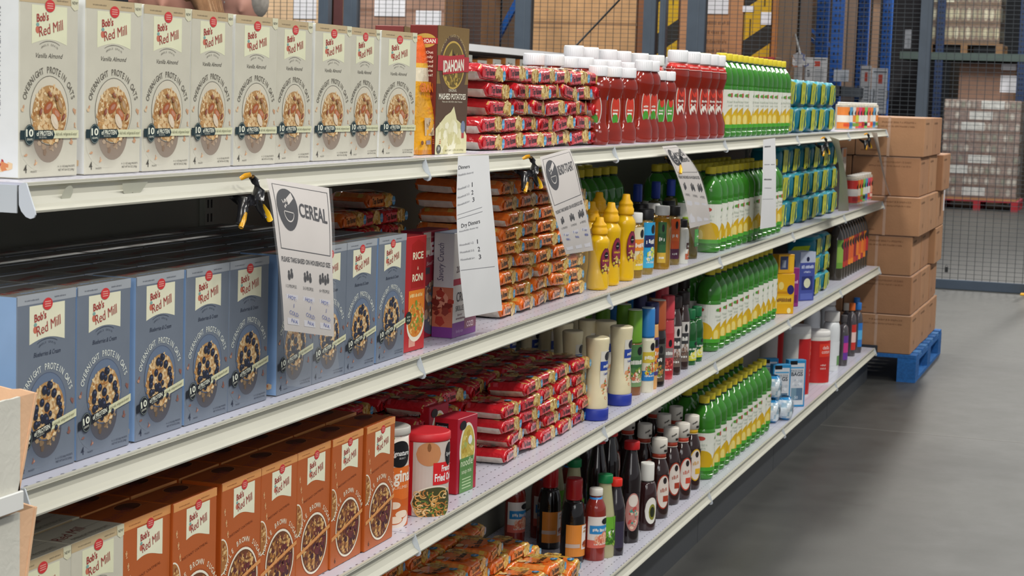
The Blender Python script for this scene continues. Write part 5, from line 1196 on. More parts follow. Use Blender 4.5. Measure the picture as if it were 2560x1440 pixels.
def price_sheet(Lp, Rp, rows, label, y0=-.02):
    F = sheet_map(Lp, Rp, y0, .006); m = sheetmesh(F, '#e4e4e4')
    for r in rows:
        if r[0] == 't': m.text(F, r[1], r[2], r[3], r[4], r[5], 3, w=r[6])
        elif r[0] == 's': m.scrawl(F, r[1], r[2], r[3], r[4], r[5])
        else: m.rect(F, r[1], r[2], r[3], r[3]+.0025, '#8c8c90', 3)
    o = m.build('price_sheet', M_SHEET); tag(o, label, 'sign')
G1 = '#8a8a90'; K1 = '#3a3a40'
price_sheet([(1145,390),(1141,500),(1144,600),(1152,700),(1163,794)], [(1222,388),(1227,470),(1238,580),(1248,690),(1256,776)],
    [('t','Dinners',.2,.905,.022,K1,.34),('t','Households choose any',.26,.87,.012,G1,.46),('t','Household 1-2:',.2,.80,.013,G1,.34),('t','1',.45,.795,.026,K1,.018),('t','Household 3-5:',.2,.755,.013,G1,.34),('t','2',.45,.75,.026,K1,.06),('t','Household 6+:',.2,.71,.013,G1,.34),('t','3',.47,.705,.026,K1,.06),
     ('r',.02,.7,.655),('r',.02,.7,.63),('t','Dry Dinners',.36,.57,.025,K1,.5),('t','Households choose any',.3,.545,.011,G1,.5),('t','Household 1-2:',.22,.46,.013,G1,.36),('t','1',.5,.455,.026,K1,.018),('t','Household 3-5:',.22,.415,.013,G1,.36),('t','2',.52,.41,.026,K1,.06),('t','Household 6+:',.22,.37,.013,G1,.36),('t','3',.53,.365,.026,K1,.06),('r',.02,.9,.31)],
    'long white price sheet headed Dry Dinners, hanging from the top shelf')
price_sheet([(1908,349),(1907,420),(1905,490),(1900,573)], [(1938,345),(1940,420),(1940,490),(1940,566)],
    [('s',.35,.88,.018,.5,K1),('s',.3,.7,.01,.4,G1),('s',.75,.7,.01,.3,G1),('s',.38,.52,.018,.55,K1),('s',.4,.42,.01,.5,G1),('r',.05,.8,.3)],
    'plain narrow white price sheet hanging in front of the second shelf lemon juice')
def curl_sheet(Lp, Rp, label, y0=-.02):
    F = sheet_map(Lp, Rp, y0, .02, y0-.06); m = sheetmesh(F, '#d8cabd'); m.rect(F, .2, .8, .6, .62, '#8f8078', 2)
    tag(m.build('curled_sign', M_SHEET), label, 'sign')
curl_sheet([(2073,341),(2088,372),(2098,425),(2098,480),(2095,528)], [(2097,349),(2109,410),(2117,450),(2120,490),(2122,527)], 'curled grey backed sign seen almost edge on, above the second shelf drink bottles')
curl_sheet([(2178,330),(2188,357),(2200,405),(2208,440),(2222,487)], [(2193,332),(2199,370),(2206,410),(2215,452),(2227,489)], 'last curled sign at the far end of the top shelf, thin and edge on')
def clamp():
    a = MB(); Y = -.034
    a.tube([(0,Y,-.002),(.010,Y-.004,-.012),(.016,Y-.008,-.03),(.014,Y-.006,-.05)], [.0065,.0085,.0115,.0135], '#1a1a1c', 10)
    a.tube([(.012,Y-.004,-.046),(.022,Y-.008,-.066),(.036,Y-.014,-.086)], [.010,.008,.007], '#1a1a1c', 10)
    b = MB(); b.tube([(.002,.012,-.043),(.006,.0,-.050),(-.002,-.02,-.056),(-.02,-.026,-.072),(-.042,-.03,-.098)], [.006,.009,.0135,.011,.008], '#1a1a1c', 10)
    b.tube([(.002,.013,-.043),(.003,.016,-.036)], [.006,.005], '#1a1a1c', 8)
    t = MB(); t.tube([(.001,Y+.002,.003),(-.002,Y+.012,0),(-.003,Y+.022,-.006)], [.0055,.006,.0045], '#d99a18', 10); t.tube([(.004,.0135,-.036),(.004,.0105,-.034)], [.006,.004], '#d99a18', 8)
    h = MB(); h.tube([(.024,Y-.012,-.062),(.034,Y-.018,-.078),(.045,Y-.02,-.094)], [.0052,.0068,.006], '#e8b414', 10)
    h2 = MB(); h2.tube([(-.026,-.034,-.076),(-.038,-.036,-.09),(-.050,-.036,-.105)], [.004,.0055,.005], '#c8921a', 8)
    s = MB(); s.tube([(.0,-.032,-.05),(.016,-.036,-.052)], .0115, '#2c2c30', 12)
    return [('front_jaw', a, M_PLAST), ('rear_jaw', b, M_PLAST), ('jaw_pads', t, M_PLAST), ('front_grip', h, M_PLAST), ('rear_grip', h2, M_PLAST), ('pivot_spring', s, M_PLAST)]
CLS = .62
CL = Proto('spring_clamp', 'clamp', clamp())
for u, v, w, sx in ((645,441,'black and yellow spring clamp holding the cereal sign',1),(1338,393,'black and yellow spring clamp holding the ready-to-eat sign',1),(1706,374,'black and yellow spring clamp holding the pickles sign',.9),
                (2069,345,'small looking spring clamp on the first curled sign near the far end',1),(2175,335,'farthest spring clamp, on the last curled sign',1)):
    p = at(u, v, 1, -.034); CL.put(w, (p.x, 0, min(p.z, SZ[0]+.004)), 0, None, scale=(.66*(1 if sx == 1 else -1),.72,.66))

# ================================================================ open white cases at the near left
def white_case(h, txt):
    m = MB(); w, d, t = .30, .2, .004; c = '#c9c7bc'; k = '#d9b08c'
    m.box(-w/2+t, w/2-t, -d/2+t+.0005, d/2-t-.0005, .0005, .006, c)
    for a0, a1, b0, b1 in ((-w/2+t, w/2, d/2-t, d/2), (-w/2, -w/2+t, -d/2+t+.0003, d/2)):
        m.box(a0, a1, b0, b1, 0, h*1.1, {'*': c, 'F': k, 'R': k, 'T': k})
    # front panel with a torn slanting edge, and the right panel flared outward
    n = 22; top = [(-w/2+w*i/n, h-.004+.004*i/n+.0004*((i*7) % 3-1)) for i in range(n+1)]
    m.prism([(-w/2, 0), (w/2, 0)]+top[::-1], -d/2, -d/2+t, c, 1)
    q = [(-d/2, 0), (d/2, 0), (d/2, h*1.1)]+[(d/2-d*i/18, h*(1.1-.1*i/18)+.0009*((i*5) % 3-1)) for i in range(1, 19)]
    vs = []; 
    for s_ in (0, t): vs += [(w/2-s_+.034*(z/h), y, z) for y, z in q]
    nq = len(q); m.add(vs, [tuple(range(nq)), tuple(range(2*nq-1, nq-1, -1))]+[(i, (i+1) % nq, nq+(i+1) % nq, nq+i) for i in range(nq)], [C(c), C(k)]+[C(k if i > 1 else c) for i in range(nq)])
    f = MB(); f.poly(lambda a, b, n_=0: Vector((a, -d/2+.001, b)), [(w/2-.001, 0), (w/2+.034, h), (w/2-.004, h), (w/2-.012, 0)], k, 0)
    F = plane((-w/2, -d/2, 0), (1,0,0), (0,0,1), (0,-1,0))
    if txt: m.text(F, txt, w*.72, h*.4, .013, '#3a3a3a', 2, w=w*.42, bold=.02)
    for i in range(len(f.v)): pass
    m.add(f.v, f.f, k)
    return m
PR['caseA'] = Proto('open_case', 'open case', [('open_case', white_case(.104, None), M_KRAFT)])
PR['caseB'] = Proto('open_case', 'open case', [('open_case', white_case(.144, 'DO NOT FREEZE'), M_KRAFT)])
xl = at(50, 1222, 1, -.045).x
yc = -.045+.1
ec = thing('end_shelf', 'white edge of the narrow end shelf at the left, holding the upper open case', 'shelf', (-.36, 0, 0))
m = MB(); m.box(-.02, xl+.355, -.05, .36, .8985, .9025, '#d8d8d4', b=.001); m.box(-.02, xl+.355, -.0535, -.0495, .884, .905, '#dcdcd8', b=.001); m.build('deck', M_METAL, ec)
m = MB(); m.box(-.02, xl+.355, -.05, .36, .73, .734, '#d8d8d4', b=.001); m.build('lower_deck', M_METAL, ec)
for yy in (-.03, .34):
    m = MB(); m.box(-.03, -.02, yy-.01, yy+.01, 0, 1.0, '#b8b8b4'); m.build('post', M_METAL, ec)
PR['caseA'].put('upper open white case with a torn tan edge, by the first blue box', (xl-.15, yc, .903), 0)
PR['caseB'].put('lower open white case printed with DO NOT FREEZE at the left edge', (xl-.15, yc, .7345), 0)
# ================================================================ blue pallet with brown cases at the end of the shelves
def pallet(col, w=1.2, d=1.0, h=.135, block=False):
    """long side along x; boards across, blocks or stringers between the decks"""
    parts = []
    for i in range(9):
        b = MB(); x = -w/2+(w-.11)*i/8; b.box(x, x+.095, -d/2, d/2, h-.018, h, mixc(col, '#9ad0e8' if i % 2 else '#203040', .1), b=.001); parts.append(('deck_board', b, M_WOOD))
    for i in range(3):
        b = MB(); y = -d/2+(d-.09)*i/2; b.box(-w/2, w/2, y, y+.09, 0, .016, col); parts.append(('bottom_board', b, M_WOOD))
        s = MB(); s.box(-w/2, w/2, y, y+.09, h-.036, h-.0182, col); parts.append(('stringer_board', s, M_WOOD))
        for j in range(3):
            q = MB(); x = -w/2+(w-.145)*j/2; q.box(x, x+.145, y, y+.09, .0162, h-.0362, mixc(col, '#000000', .12)); parts.append(('block', q, M_WOOD))
    return parts
class Multi:
    """like Proto but parts of equal name are separate meshes"""
    def __init__(s, name, cat, parts):
        s.name = name; s.cat = cat; s.p = []
        for nm, mb, m in parts:
            me = mb.mesh(nm); me.materials.append(m); s.p.append((nm, me))
    def put(s, label, loc, rz=0, group=None):
        o = thing(s.name, label, s.cat, loc, rz, group)
        for nm, me in s.p: obj(nm, me, o)
        return o
PX, PY = 7.345, -.2
Multi('pallet', 'pallet', pallet('#1f63a8')).put('blue wooden pallet under the tall stack of brown cases', (PX+.6, PY+.5, 0))
def case(w, d, h, col='#9c7252', text=True, tape=True, seed=1):
    m = MB(); R = random.Random(seed); c = mixc(col, '#6e4a30' if seed % 2 else '#c09870', R.random()*.2)
    m.box(-w/2, w/2, -d/2, d/2, 0, h, {'*': c, 'T': mixc(c, '#ffffff', .08), 'L': c, 'F': mixc(c, '#e8a878', .1 if text else .0)}, b=.004)
    F = plane((-w/2, d/2, 0), (0,-1,0), (0,0,1), (-1,0,0))
    if text:
        m.scrawl(F, d*.62, h*.84, h*.05, d*.5, '#7a563c', 1, seed=seed); m.scrawl(F, d*.55, h*.74, h*.045, d*.62, '#7a563c', 1, seed=seed)
        m.rect(F, d*.08, d*.34, h*.12, h*.16, '#8a6244', 1)
        G = plane((-w/2, -d/2, 0), (1,0,0), (0,0,1), (0,-1,0)); m.scrawl(G, w*.3, h*.82, h*.06, w*.4, '#7c5a3c', 1); m.disc(G, w*.35, h*.25, w*.04, h*.06, '#7c5a3c', 1, 10)
    if tape: m.rect(F, d*.46, d*.5, 0, h, mixc(c, '#ffffff', .12), 1); 
    return m
CS = [Proto('cardboard_case', 'cardboard case', [('cardboard_case', case(.375, .33, .191, seed=i), M_KRAFT)]) for i in range(3)]
HL = .1935
LAY = ('bottom','second','third','fourth','fifth','top')
for k in range(6):
    z = .136+k*HL; dx = (0,.012,.02,.0,.03,.02)[k]; dy = (.012,.02,.03,.0,.012,.0)[k]
    for j in range(3):
        x = PX+.19+.003; y = PY+.17+.015+j*.334+dy
        CS[(k+j) % 3].put('brown cardboard case, %s layer on the blue pallet, %s' % (LAY[k], ('at the aisle corner','middle of the near side','left of the near side')[j]), (x+dx*.4, y, z), 0, 'cases on the blue pallet')
    for i in range(1, 3):
        x = PX+.193+i*.381
        if k == 5 and i == 2: continue
        CS[(k+i+1) % 3].put('brown cardboard case in the %s layer, %s along the aisle side' % (LAY[k], ('','second','third')[i]), (x+dx, PY+.185+dy-(.03 if (k in (4,2) and i == 2) else 0), z), RND.uniform(-.02,.02), 'cases on the blue pallet')
m = MB(); F = plane((0,0,0),(1,0,0),(0,0,1),(0,-1,0)); m.box(0, .06, -.001, 0, 0, .11, '#e4dcdc'); tag(m.build('shipping_label', M_LABEL, None, (8.27, PY+.004, .80)), 'white shipping label on the far aisle side case of the brown stack', 'label')

# ================================================================ wire fence at the end of the aisle
FX = 12.275
def post(y, w, h=3.2, name='fence_post', lab='', col='#444e5a'):
    m = MB(); m.box(FX-.04, FX+.04, y-w/2, y+w/2, 0, h, col, b=.004); m.box(FX-.0415, FX-.04, y-w*.12, y-w*.1, 0, h, '#59636e')
    tag(m.build(name, M_STEEL), lab, 'post')
PST = [(.392,.085,'slate grey fence post right of the blue rack uprights'),(2.13,.145,'wide slate grey fence post above the lemon juice, right one of three'),(2.395,.05,'thin slate grey gate edge post beside the wide one'),(2.50,.1,'slate grey gate post, middle one above the ketchup'),(3.535,.135,'broad slate grey fence post left of the large carton stack'),(5.03,.12,'slate grey fence post above the last cream cereal boxes, right of its twin'),(5.27,.09,'slate grey fence post above the cream cereal boxes, left of its twin'),(-.62,.08,'slate grey fence post just outside the right edge')]
for y, w, l in PST: post(y, w, lab=l)
ys = sorted(p[0] for p in PST)
BAY = [(-.58,.35,'right of the grey post, down to its blue grey bottom rail'),(.435,2.055,'between the grey post and the wide post, over the far racks'),(2.205,2.445,'narrow strip between the gate posts'),(2.555,3.465,'over the big carton stack with the diagonal brace'),(3.605,4.965,'left of the broad post'),(5.32,7.4,'at the far left above the cream cereal boxes')]
for a, b, l in BAY:
    t = thing('mesh_fence', 'wire mesh fence panel '+l, 'fence', (FX, (a+b)/2, 0), 0, 'mesh panels of the fence')
    m = MB(); w = b-a; n = int(w/.058); cy = -(a+b)/2
    for i in range(n+1):
        y = a+cy+w*i/n; m.box(-.0018, .0018, y-.0018, y+.0018, .07, 3.0, '#3a3f44')
    for i in range(90):
        z = .085+i*.0325; m.box(-.0048, -.0018, a+cy, b+cy, z-.0014, z+.0014, '#4a4f54')
    m.build('wire_mesh', M_WIRE, t)
    m = MB(); m.box(-.025, .025, a+cy+.001, b+cy-.001, 0, .071, '#3f4b5a', b=.003); m.build('bottom_rail', M_STEEL, t)
    m = MB(); m.box(-.025, .025, a+cy+.001, b+cy-.001, 3.0, 3.06, '#3f4b5a'); m.build('top_rail', M_STEEL, t)
m = MB(); p = at(1430, 125, 0, FX-.055); q = at(1556, -8, 0, FX-.055); q2 = p+(q-p)*2.2; p2 = p-(q-p)*1.5
m.tube([p2, q2], .008, '#2e3236', 6); tag(m.build('brace_rod', M_STEEL), 'thin dark diagonal brace rod across the big carton stack', 'brace')
m = MB(); m.box(-.05, .05, -.05, .05, 0, .012, '#e0a81c', b=.002); m.box(-.02, .02, -.02, .02, .012, .33, '#e0a81c', b=.003); tag(m.build('floor_stop', M_STEEL, None, (FX-.12, -.455, 0)), 'yellow floor stop at the right edge in front of the fence rail', 'floor stop')
m = MB(); m.box(-.004, .004, -.012, .012, -.02, .02, '#222426', b=.002); m.tube([(0,-.008,.018),(0,-.006,.034),(0,.006,.034),(0,.008,.018)], .0025, '#2c2e30', 6); p = at(2366, 674, 0, FX-.012); tag(m.build('padlock', M_STEEL, None, p), 'small black padlock hanging on the fence wires', 'padlock')

# ================================================================ behind the fence
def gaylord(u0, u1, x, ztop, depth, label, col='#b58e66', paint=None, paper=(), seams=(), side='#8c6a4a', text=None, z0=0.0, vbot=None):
    """big carton placed by its two visible vertical edges on the plane x"""
    a = at(u0, 60, 0, x).y; b = at(u1, 60, 0, x).y; y0, y1 = min(a, b), max(a, b)
    o = thing('bulk_carton', label, 'carton', (x+depth/2, (y0+y1)/2, z0)); w = y1-y0
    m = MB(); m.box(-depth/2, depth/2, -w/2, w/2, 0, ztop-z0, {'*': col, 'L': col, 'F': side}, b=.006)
    F = plane((-depth/2, w/2, 0), (0,-1,0), (0,0,1), (-1,0,0))
    for s in seams: m.rect(F, 0, w, s-z0-.012, s-z0+.012, mixc(col, '#5a3a2a', .5), 1); m.rect(F, 0, w*.3, s-z0-.05, s-z0-.03, mixc(col, '#5a3a2a', .3), 1)
    if paint:
        H = ztop-z0; st = .42; k = 0; zz = .2-w
        while zz < H:
            pts = [(0, max(0,zz)), (w, max(0,zz+w*.7)), (w, min(H,zz+w*.7+st*.4)), (0, min(H,max(0,zz+st*.4)))]
            m.poly(F, [(a_, min(H, max(0, b_))) for a_, b_ in pts], '#2c2824', 2); zz += st
        for q in range(int(H/.3)): m.rect(F, w*(.2+.5*(q % 2)), w*(.26+.5*(q % 2)), q*.3, q*.3+.2, '#57450f', 1)
    if text:
        for i, t in enumerate(text): m.scrawl(F, w*.35, 1.95-z0-i*.075, .03, w*(.2+.05*len(t)), '#7e5a40', 2)
    m.build('carton_body', M_KRAFT, o)
    for (pa, pb, va, vb) in paper:
        p = at(pa, va, 0, x-.004); q = at(pb, vb, 0, x-.004); n = MB()
        n.box(-.001, .001, min(p.y,q.y), max(p.y,q.y), min(p.z,q.z), max(p.z,q.z), '#e4e4ea'); n.v = [(v[0], v[1]-o.location.y, v[2]-o.location.z) for v in n.v]
        n.v = [(v[0]-depth/2-.003, v[1], v[2]) for v in n.v]; n.build('paper_sheet', M_LABEL, o)
    return o
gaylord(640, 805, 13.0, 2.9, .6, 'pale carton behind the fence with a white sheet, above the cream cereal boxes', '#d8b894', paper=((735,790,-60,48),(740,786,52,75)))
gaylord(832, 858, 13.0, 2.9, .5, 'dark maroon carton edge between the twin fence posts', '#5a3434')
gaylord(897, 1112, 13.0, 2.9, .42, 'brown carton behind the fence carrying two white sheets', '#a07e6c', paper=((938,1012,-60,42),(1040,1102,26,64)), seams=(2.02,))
gaylord(1116, 1203, 13.5, 2.9, .5, 'dark brown carton beside the blue upright', '#4e3c36')
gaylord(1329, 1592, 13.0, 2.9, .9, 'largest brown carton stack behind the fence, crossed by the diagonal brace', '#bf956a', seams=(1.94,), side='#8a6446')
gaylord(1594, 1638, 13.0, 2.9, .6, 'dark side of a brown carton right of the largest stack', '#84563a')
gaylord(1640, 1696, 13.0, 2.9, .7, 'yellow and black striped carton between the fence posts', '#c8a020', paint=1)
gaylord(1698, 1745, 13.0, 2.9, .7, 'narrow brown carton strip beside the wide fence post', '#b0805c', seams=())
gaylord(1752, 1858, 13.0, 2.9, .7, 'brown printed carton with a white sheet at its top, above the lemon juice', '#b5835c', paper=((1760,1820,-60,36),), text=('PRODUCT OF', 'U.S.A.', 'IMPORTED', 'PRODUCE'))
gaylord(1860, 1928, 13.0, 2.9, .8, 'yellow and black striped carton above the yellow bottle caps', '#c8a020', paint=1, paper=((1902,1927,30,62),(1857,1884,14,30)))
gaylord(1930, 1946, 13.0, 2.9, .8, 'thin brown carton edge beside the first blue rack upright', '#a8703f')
gaylord(1800, 1944, 12.6, at(1860, 141, 0, 12.6).z, .3, 'low red wrapped bundle behind the lemon juice caps', '#b02c34')
gaylord(2405, 2545, 25.2, at(2430, 156, 0, 25.2).z, .9, 'brown carton on the floor behind the stretch wrapped pallet', '#8a6c5c', paper=((2504,2540,160,176),(2502,2540,188,232)))

# pallet rack row running away behind the fence
def upright(x, y, h=4.2):
    m = MB(); m.box(x-.045, x+.045, y-.055, y+.055, 0, h, '#1f56a4', b=.003)
    for i in range(int(h/.075)): m.box(x-.047, x-.0455, y-.028, y-.010, .1+i*.075, .125+i*.075, '#10203c'); m.box(x-.047, x-.0455, y+.010, y+.028, .1+i*.075, .125+i*.075, '#10203c')
    return m
for i, x in enumerate((14.0, 15.85, 16.75, 18.5, 20.4)):
    o = thing('pallet_rack', 'blue pallet rack frame behind the fence, %s from the left' % ORD[i], 'rack frame', (0,0,0), 0)
    for y in (1.755, 2.75): upright(x, y).build('upright', M_STEEL, o)
    for k in range(5):
        m = MB(); z = .4+k*.75; m.bar((x, 1.8, z), (x, 2.7, z+.7*(1 if k % 2 == 0 else 0)+(-0 if k % 2 == 0 else .0)), .03, .03, '#1f56a4'); m.build('brace', M_STEEL, o)
# one upright seen between cartons further left
o = thing('pallet_rack', 'blue rack upright seen left of the broad fence post', 'rack frame', (0,0,0)); y = at(1220, 60, 0, 14.2).y
upright(14.2, y).build('upright', M_STEEL, o); m = MB(); m.bar((14.2, y-.05, 1.75), (14.2, y-.45, 2.5), .05, .05, '#1f56a4'); m.build('brace', M_STEEL, o)
for i, u in enumerate((1216, 1236)):
    p = at(u, 8, 0, 14.12); m = MB(); m.disc(lambda a, b, n=0: Vector((-n*.001, a, b)), 0, 0, .028, .028, '#e8e8c0', 1, 14); m.disc(lambda a, b, n=0: Vector((.02, a, b)), 0, 0, .034, .034, '#888', 1, 14)
    tag(m.build('indicator_lamp', mat('lamp_lens', .3, emit=3), None, p), 'small round white lamp on the dark rack, %s of two' % ('left','right')[i], 'lamp')
for z in (.12, 1.42, 2.75):
    m = MB(); m.box(14.05, 20.4, 1.70, 1.75, z, z+.1, '#1c2630'); tag(m.build('rack_beam', M_STEEL), 'long rack beam at the %s level of the blue rack' % ('floor','middle','upper')[int(z/1.3)], 'beam')
for z in (.12, 1.42):
    for i, (xa, xb) in enumerate(((14.06, 15.79), (15.91, 16.69), (16.81, 18.44), (18.56, 20.34))):
        m = MB(); m.box(xa, xb, 1.76, 2.74, z+.08, z+.1, '#20262c'); tag(m.build('rack_deck', M_STEEL), 'dark rack deck on the %s level of the blue rack, %s bay' % ('floor' if z < 1 else 'middle', ORD[i]), 'rack deck')
R = random.Random(4); n = 0
for x in (14.45, 15.2, 17.3, 18.0, 19.0, 19.8):
    for z in (.221, 1.521):
        w = .62; h = R.uniform(.75, 1.1) if z < 1 else R.uniform(1.0, 1.2); n += 1
        CC = Proto('bulk_carton', 'carton', [('bulk_carton', case(w, .9, h, ('#2c2420','#382c26','#242426','#40332c')[n % 4], seed=n), M_KRAFT)])  # near-black browns: the shade inside the rack is put into the carton colour
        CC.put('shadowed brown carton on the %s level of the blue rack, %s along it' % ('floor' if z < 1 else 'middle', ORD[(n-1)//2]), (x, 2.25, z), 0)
for i, (a, b, va, vb, x, red) in enumerate(((1972,2004,160,212,13.9,0),(2014,2066,143,210,13.95,1),(2152,2173,164,280,18.35,1),(2181,2214,170,285,18.4,1),(2263,2276,74,122,18.4,0),(2085,2121,174,204,16.6,0))):
    p = at(a, va, 0, x); q = at(b, vb, 0, x); y0, y1 = min(p.y,q.y), max(p.y,q.y); z0, z1 = min(p.z,q.z), max(p.z,q.z); w = y1-y0; h = z1-z0
    m = MB(); m.box(-.003, .003, -w/2, w/2, -h/2, h/2, '#d2d6da'); F = plane((-.003, w/2, -h/2), (0,-1,0), (0,0,1), (-1,0,0))
    if red: m.rect(F, w*.42, w*.68, h*.66, h*.86, '#c84a34', 1); m.rect(F, w*.08, w*.94, h*.9, h*.93, '#555c64', 1)
    for j in range(7): m.rect(F, w*.45, w*.85, h*(.1+j*.07), h*(.125+j*.07), '#7c848c', 1)
    if red: m.scrawl(F, w*.24, h*.4, w*.14, h*.3, '#3c444c', 2, rot=PI/2)
    tag(m.build('rack_placard', M_LABEL, None, (x, (y0+y1)/2, (z0+z1)/2)), ('plain white placard above the teal packs, leftmost','white load placard with a red square above the teal packs','narrow white placard with a red mark left of its pair','wide white placard with a red mark right of its pair','small blank white card high beside the grey fence post','white sheet in the shadow of the rack')[i], 'placard')
m = MB()
m.tube([(0,0,.2),(.0,-.03,.1),(0,-.05,.03)], [.008,.01,.012], '#d8dcde', 6); m.blobs(lambda a, b, n=0: Vector((-.002*n, a, b)), -.05, -.02, .1, .035, 26, .035, ['#dfe3e6','#c8ccd4','#c87a4a','#4a60a8','#eef0f2'], 1, 3)
tag(m.build('plastic_bag', M_FILM, None, at(1985, 145, 0, 13.7)), 'crumpled white plastic bag tied to the blue rack upright', 'plastic bag')

# rack at the far right with a loaded pallet over a beam
RX = 25.0
for i, u in enumerate((2345, 2552)):
    y = at(u, 200, 0, RX).y; o = thing('pallet_rack', 'navy rack upright behind the stretch wrapped pallet, %s side' % ('left','right')[i], 'rack frame', (0,0,0)); m = upright(RX, y, 4.5)
    m.c = [[mixc('#1c2f52' if sum(c[0][:3]) > .1 else '#0a1020', '#000000', 0)]*len(c) for c in m.c]; m.build('upright', M_STEEL, o)
y0 = at(2250, 140, 0, RX).y; y1 = at(2570, 140, 0, RX).y
zb = at(2430, 152, 0, RX).z; zt = at(2430, 133, 0, RX).z
m = MB(); m.box(RX-.05, RX, y1, y0, zb, zt, '#465450', b=.004); tag(m.build('rack_beam', M_STEEL), 'grey green rack beam under the upper loaded pallet at the far right', 'beam')
PT = Multi('pallet', 'pallet', pallet('#8a6a4a', w=1.0, d=1.05))
ya = at(2410, 100, 0, RX).y
PT.put('bare wood pallet on the rack beam at the far right', (RX+.57, ya, zt+.001), 0)
m = MB(); m.box(RX+.056, RX+1.1, y1, y0, zb+.0, zt-.002, '#3c4644'); tag(m.build('rack_deck', M_STEEL), 'dark rack deck behind the grey green beam', 'rack deck')
def tray_load(w, d, h, rows, cols, pal, seed, wrap=False):
    """a pallet load of shrink wrapped trays of cans"""
    m = MB(); m.box(-w/2, w/2, -d/2, d/2, 0, h, pal[0], b=.01); Rr = random.Random(seed)
    for G, wid in ((plane((-w/2, d/2, 0), (0,-1,0), (0,0,1), (-1,0,0)), d), (plane((-w/2, -d/2, 0), (1,0,0), (0,0,1), (0,-1,0)), w)):
        for r in range(rows):
            b0 = h*r/rows; bh = h/rows
            m.rect(G, 0, wid, b0, b0+bh*.18, pal[2], 1)
            for c in range(cols):
                a = wid*(c+.5)/cols; col = Rr.choice(pal[1]); m.disc(G, a, b0+bh*.56, wid/cols*.46, bh*.36, col, 2, 10, edge=mixc(col, pal[0], .7))
            if Rr.random() < .5: a = Rr.uniform(0, wid*.6); m.rect(G, a, a+wid*.3, b0+bh*.2, b0+bh*.95, pal[3], 3)
    return m
ld = tray_load(1.0, .95, 1.3, 5, 12, ('#7c6a5c', ['#c8c4a4','#d8d4b8','#a8a488'], '#6e5c4a', '#cfccb4'), 3)
tag(ld.build('wrapped_load', M_WRAP, None, (RX+.57, ya, zt+.137)), 'pallet load of cream cans on the upper rack at the far right', 'pallet load')
yc_ = (at(2352, 400, 0, 23.4).y+at(2545, 400, 0, 23.4).y)/2; wd = abs(at(2352, 400, 0, 23.4).y-at(2545, 400, 0, 23.4).y)
Multi('pallet', 'pallet', pallet('#a82a34', w=1.1, d=wd+.06, h=.13)).put('red wooden pallet under the stretch wrapped load beyond the fence', (23.4+.55, yc_, 0))
ld = tray_load(1.0, wd, at(2450, 250, 0, 23.4).z-.16, 9, 14, ('#85766e', ['#c8c2b8','#94827a','#a39b93','#c4c0b6','#8d9182','#9c8880'], '#76625a', '#c4c4c0'), 8)
tag(ld.build('wrapped_load', M_WRAP, None, (23.4+.55, yc_, .16)), 'tall stretch wrapped load of can trays on the red pallet', 'pallet load')
m = MB(); m.box(-.5, .5, -wd/2, wd/2, 0, .028, '#9a7a52'); tag(m.build('slip_board', M_WOOD, None, (23.95, yc_, .131)), 'pale wooden board between the red pallet and its wrapped load', 'board')
# stacked dark goods filling the deep background
R = random.Random(12)
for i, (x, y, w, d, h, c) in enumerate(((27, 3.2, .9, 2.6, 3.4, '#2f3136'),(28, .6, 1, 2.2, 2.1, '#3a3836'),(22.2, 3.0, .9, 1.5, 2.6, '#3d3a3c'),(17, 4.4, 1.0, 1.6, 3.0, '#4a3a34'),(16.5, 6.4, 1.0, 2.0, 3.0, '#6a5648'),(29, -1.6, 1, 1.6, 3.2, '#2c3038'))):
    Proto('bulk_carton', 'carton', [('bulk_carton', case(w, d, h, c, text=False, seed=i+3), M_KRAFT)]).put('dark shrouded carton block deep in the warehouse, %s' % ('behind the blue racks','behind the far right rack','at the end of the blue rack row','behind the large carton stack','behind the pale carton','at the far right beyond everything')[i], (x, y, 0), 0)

# ================================================================ the neighbouring gondola with pasta boxes
NY = 2.0; nx0 = at(1150, 108, 1, NY).x; nx1 = nx0+4.2; nz = at(1175, 112, 1, NY).z
o = thing('neighbour_shelving', 'white topped shelving unit behind the noodle packs, holding pasta boxes', 'shelving', (nx0, NY, 0))
m = MB(); m.box(0, nx1-nx0, -.005, .4, nz-.028, nz, '#d8d8da', b=.003); m.box(0, nx1-nx0, -.012, -.005, nz-.03, nz+.004, '#e2e2e4'); m.build('top_shelf', M_METAL, o)
zl = nz-.235
m = MB(); m.box(0, nx1-nx0, -.005, .4, zl-.02, zl, '#c8c8ca', b=.003); m.build('lower_shelf', M_METAL, o)
m = MB(); m.box(0, nx1-nx0, .38, .4, 0, nz-.03, '#54565a'); m.build('back_panel', M_BACK, o)
for x in (0, (nx1-nx0)/2, nx1-nx0-.03):
    m = MB(); m.box(x, x+.03, .34, .38, 0, nz-.03, '#9a9a9c'); m.build('upright', M_METAL, o)
def pasta():
    m = MB(); w, d, h = .14, .16, .185
    m.box(-w/2, w/2, -d/2, d/2, 0, h, {'*': '#b4b4ac', 'F': '#bdbdb4', 'L': '#c98a52'}, b=.001); F = F_front(w, d)
    m.text(F, 'Pasta', w*.5, h*.78, h*.11, '#55554e', 2, w=w*.5, bold=.02); m.rect(F, 0, w, h*.5, h*.52, '#6e6e66', 1); m.scrawl(F, w*.55, h*.33, h*.08, w*.4, '#6a6a62', 2)
    m.rect(F_left(w, d), d*.8, d, 0, h, '#d88a4a', 1)
    return m
PS = Proto('pasta_box', 'pasta box', [('pasta_box', pasta(), M_PAPER)])
for i in range(18): PS.put('white pasta box with an orange side under the neighbouring top shelf, %s' % nth(i, 18), (nx0+.12+i*.222, NY+.085, zl+.0006), .12*((i % 3)-1)*.3, 'pasta boxes on the neighbouring shelving', scale=(1,1,(1,.88,.94,1)[i % 4]))

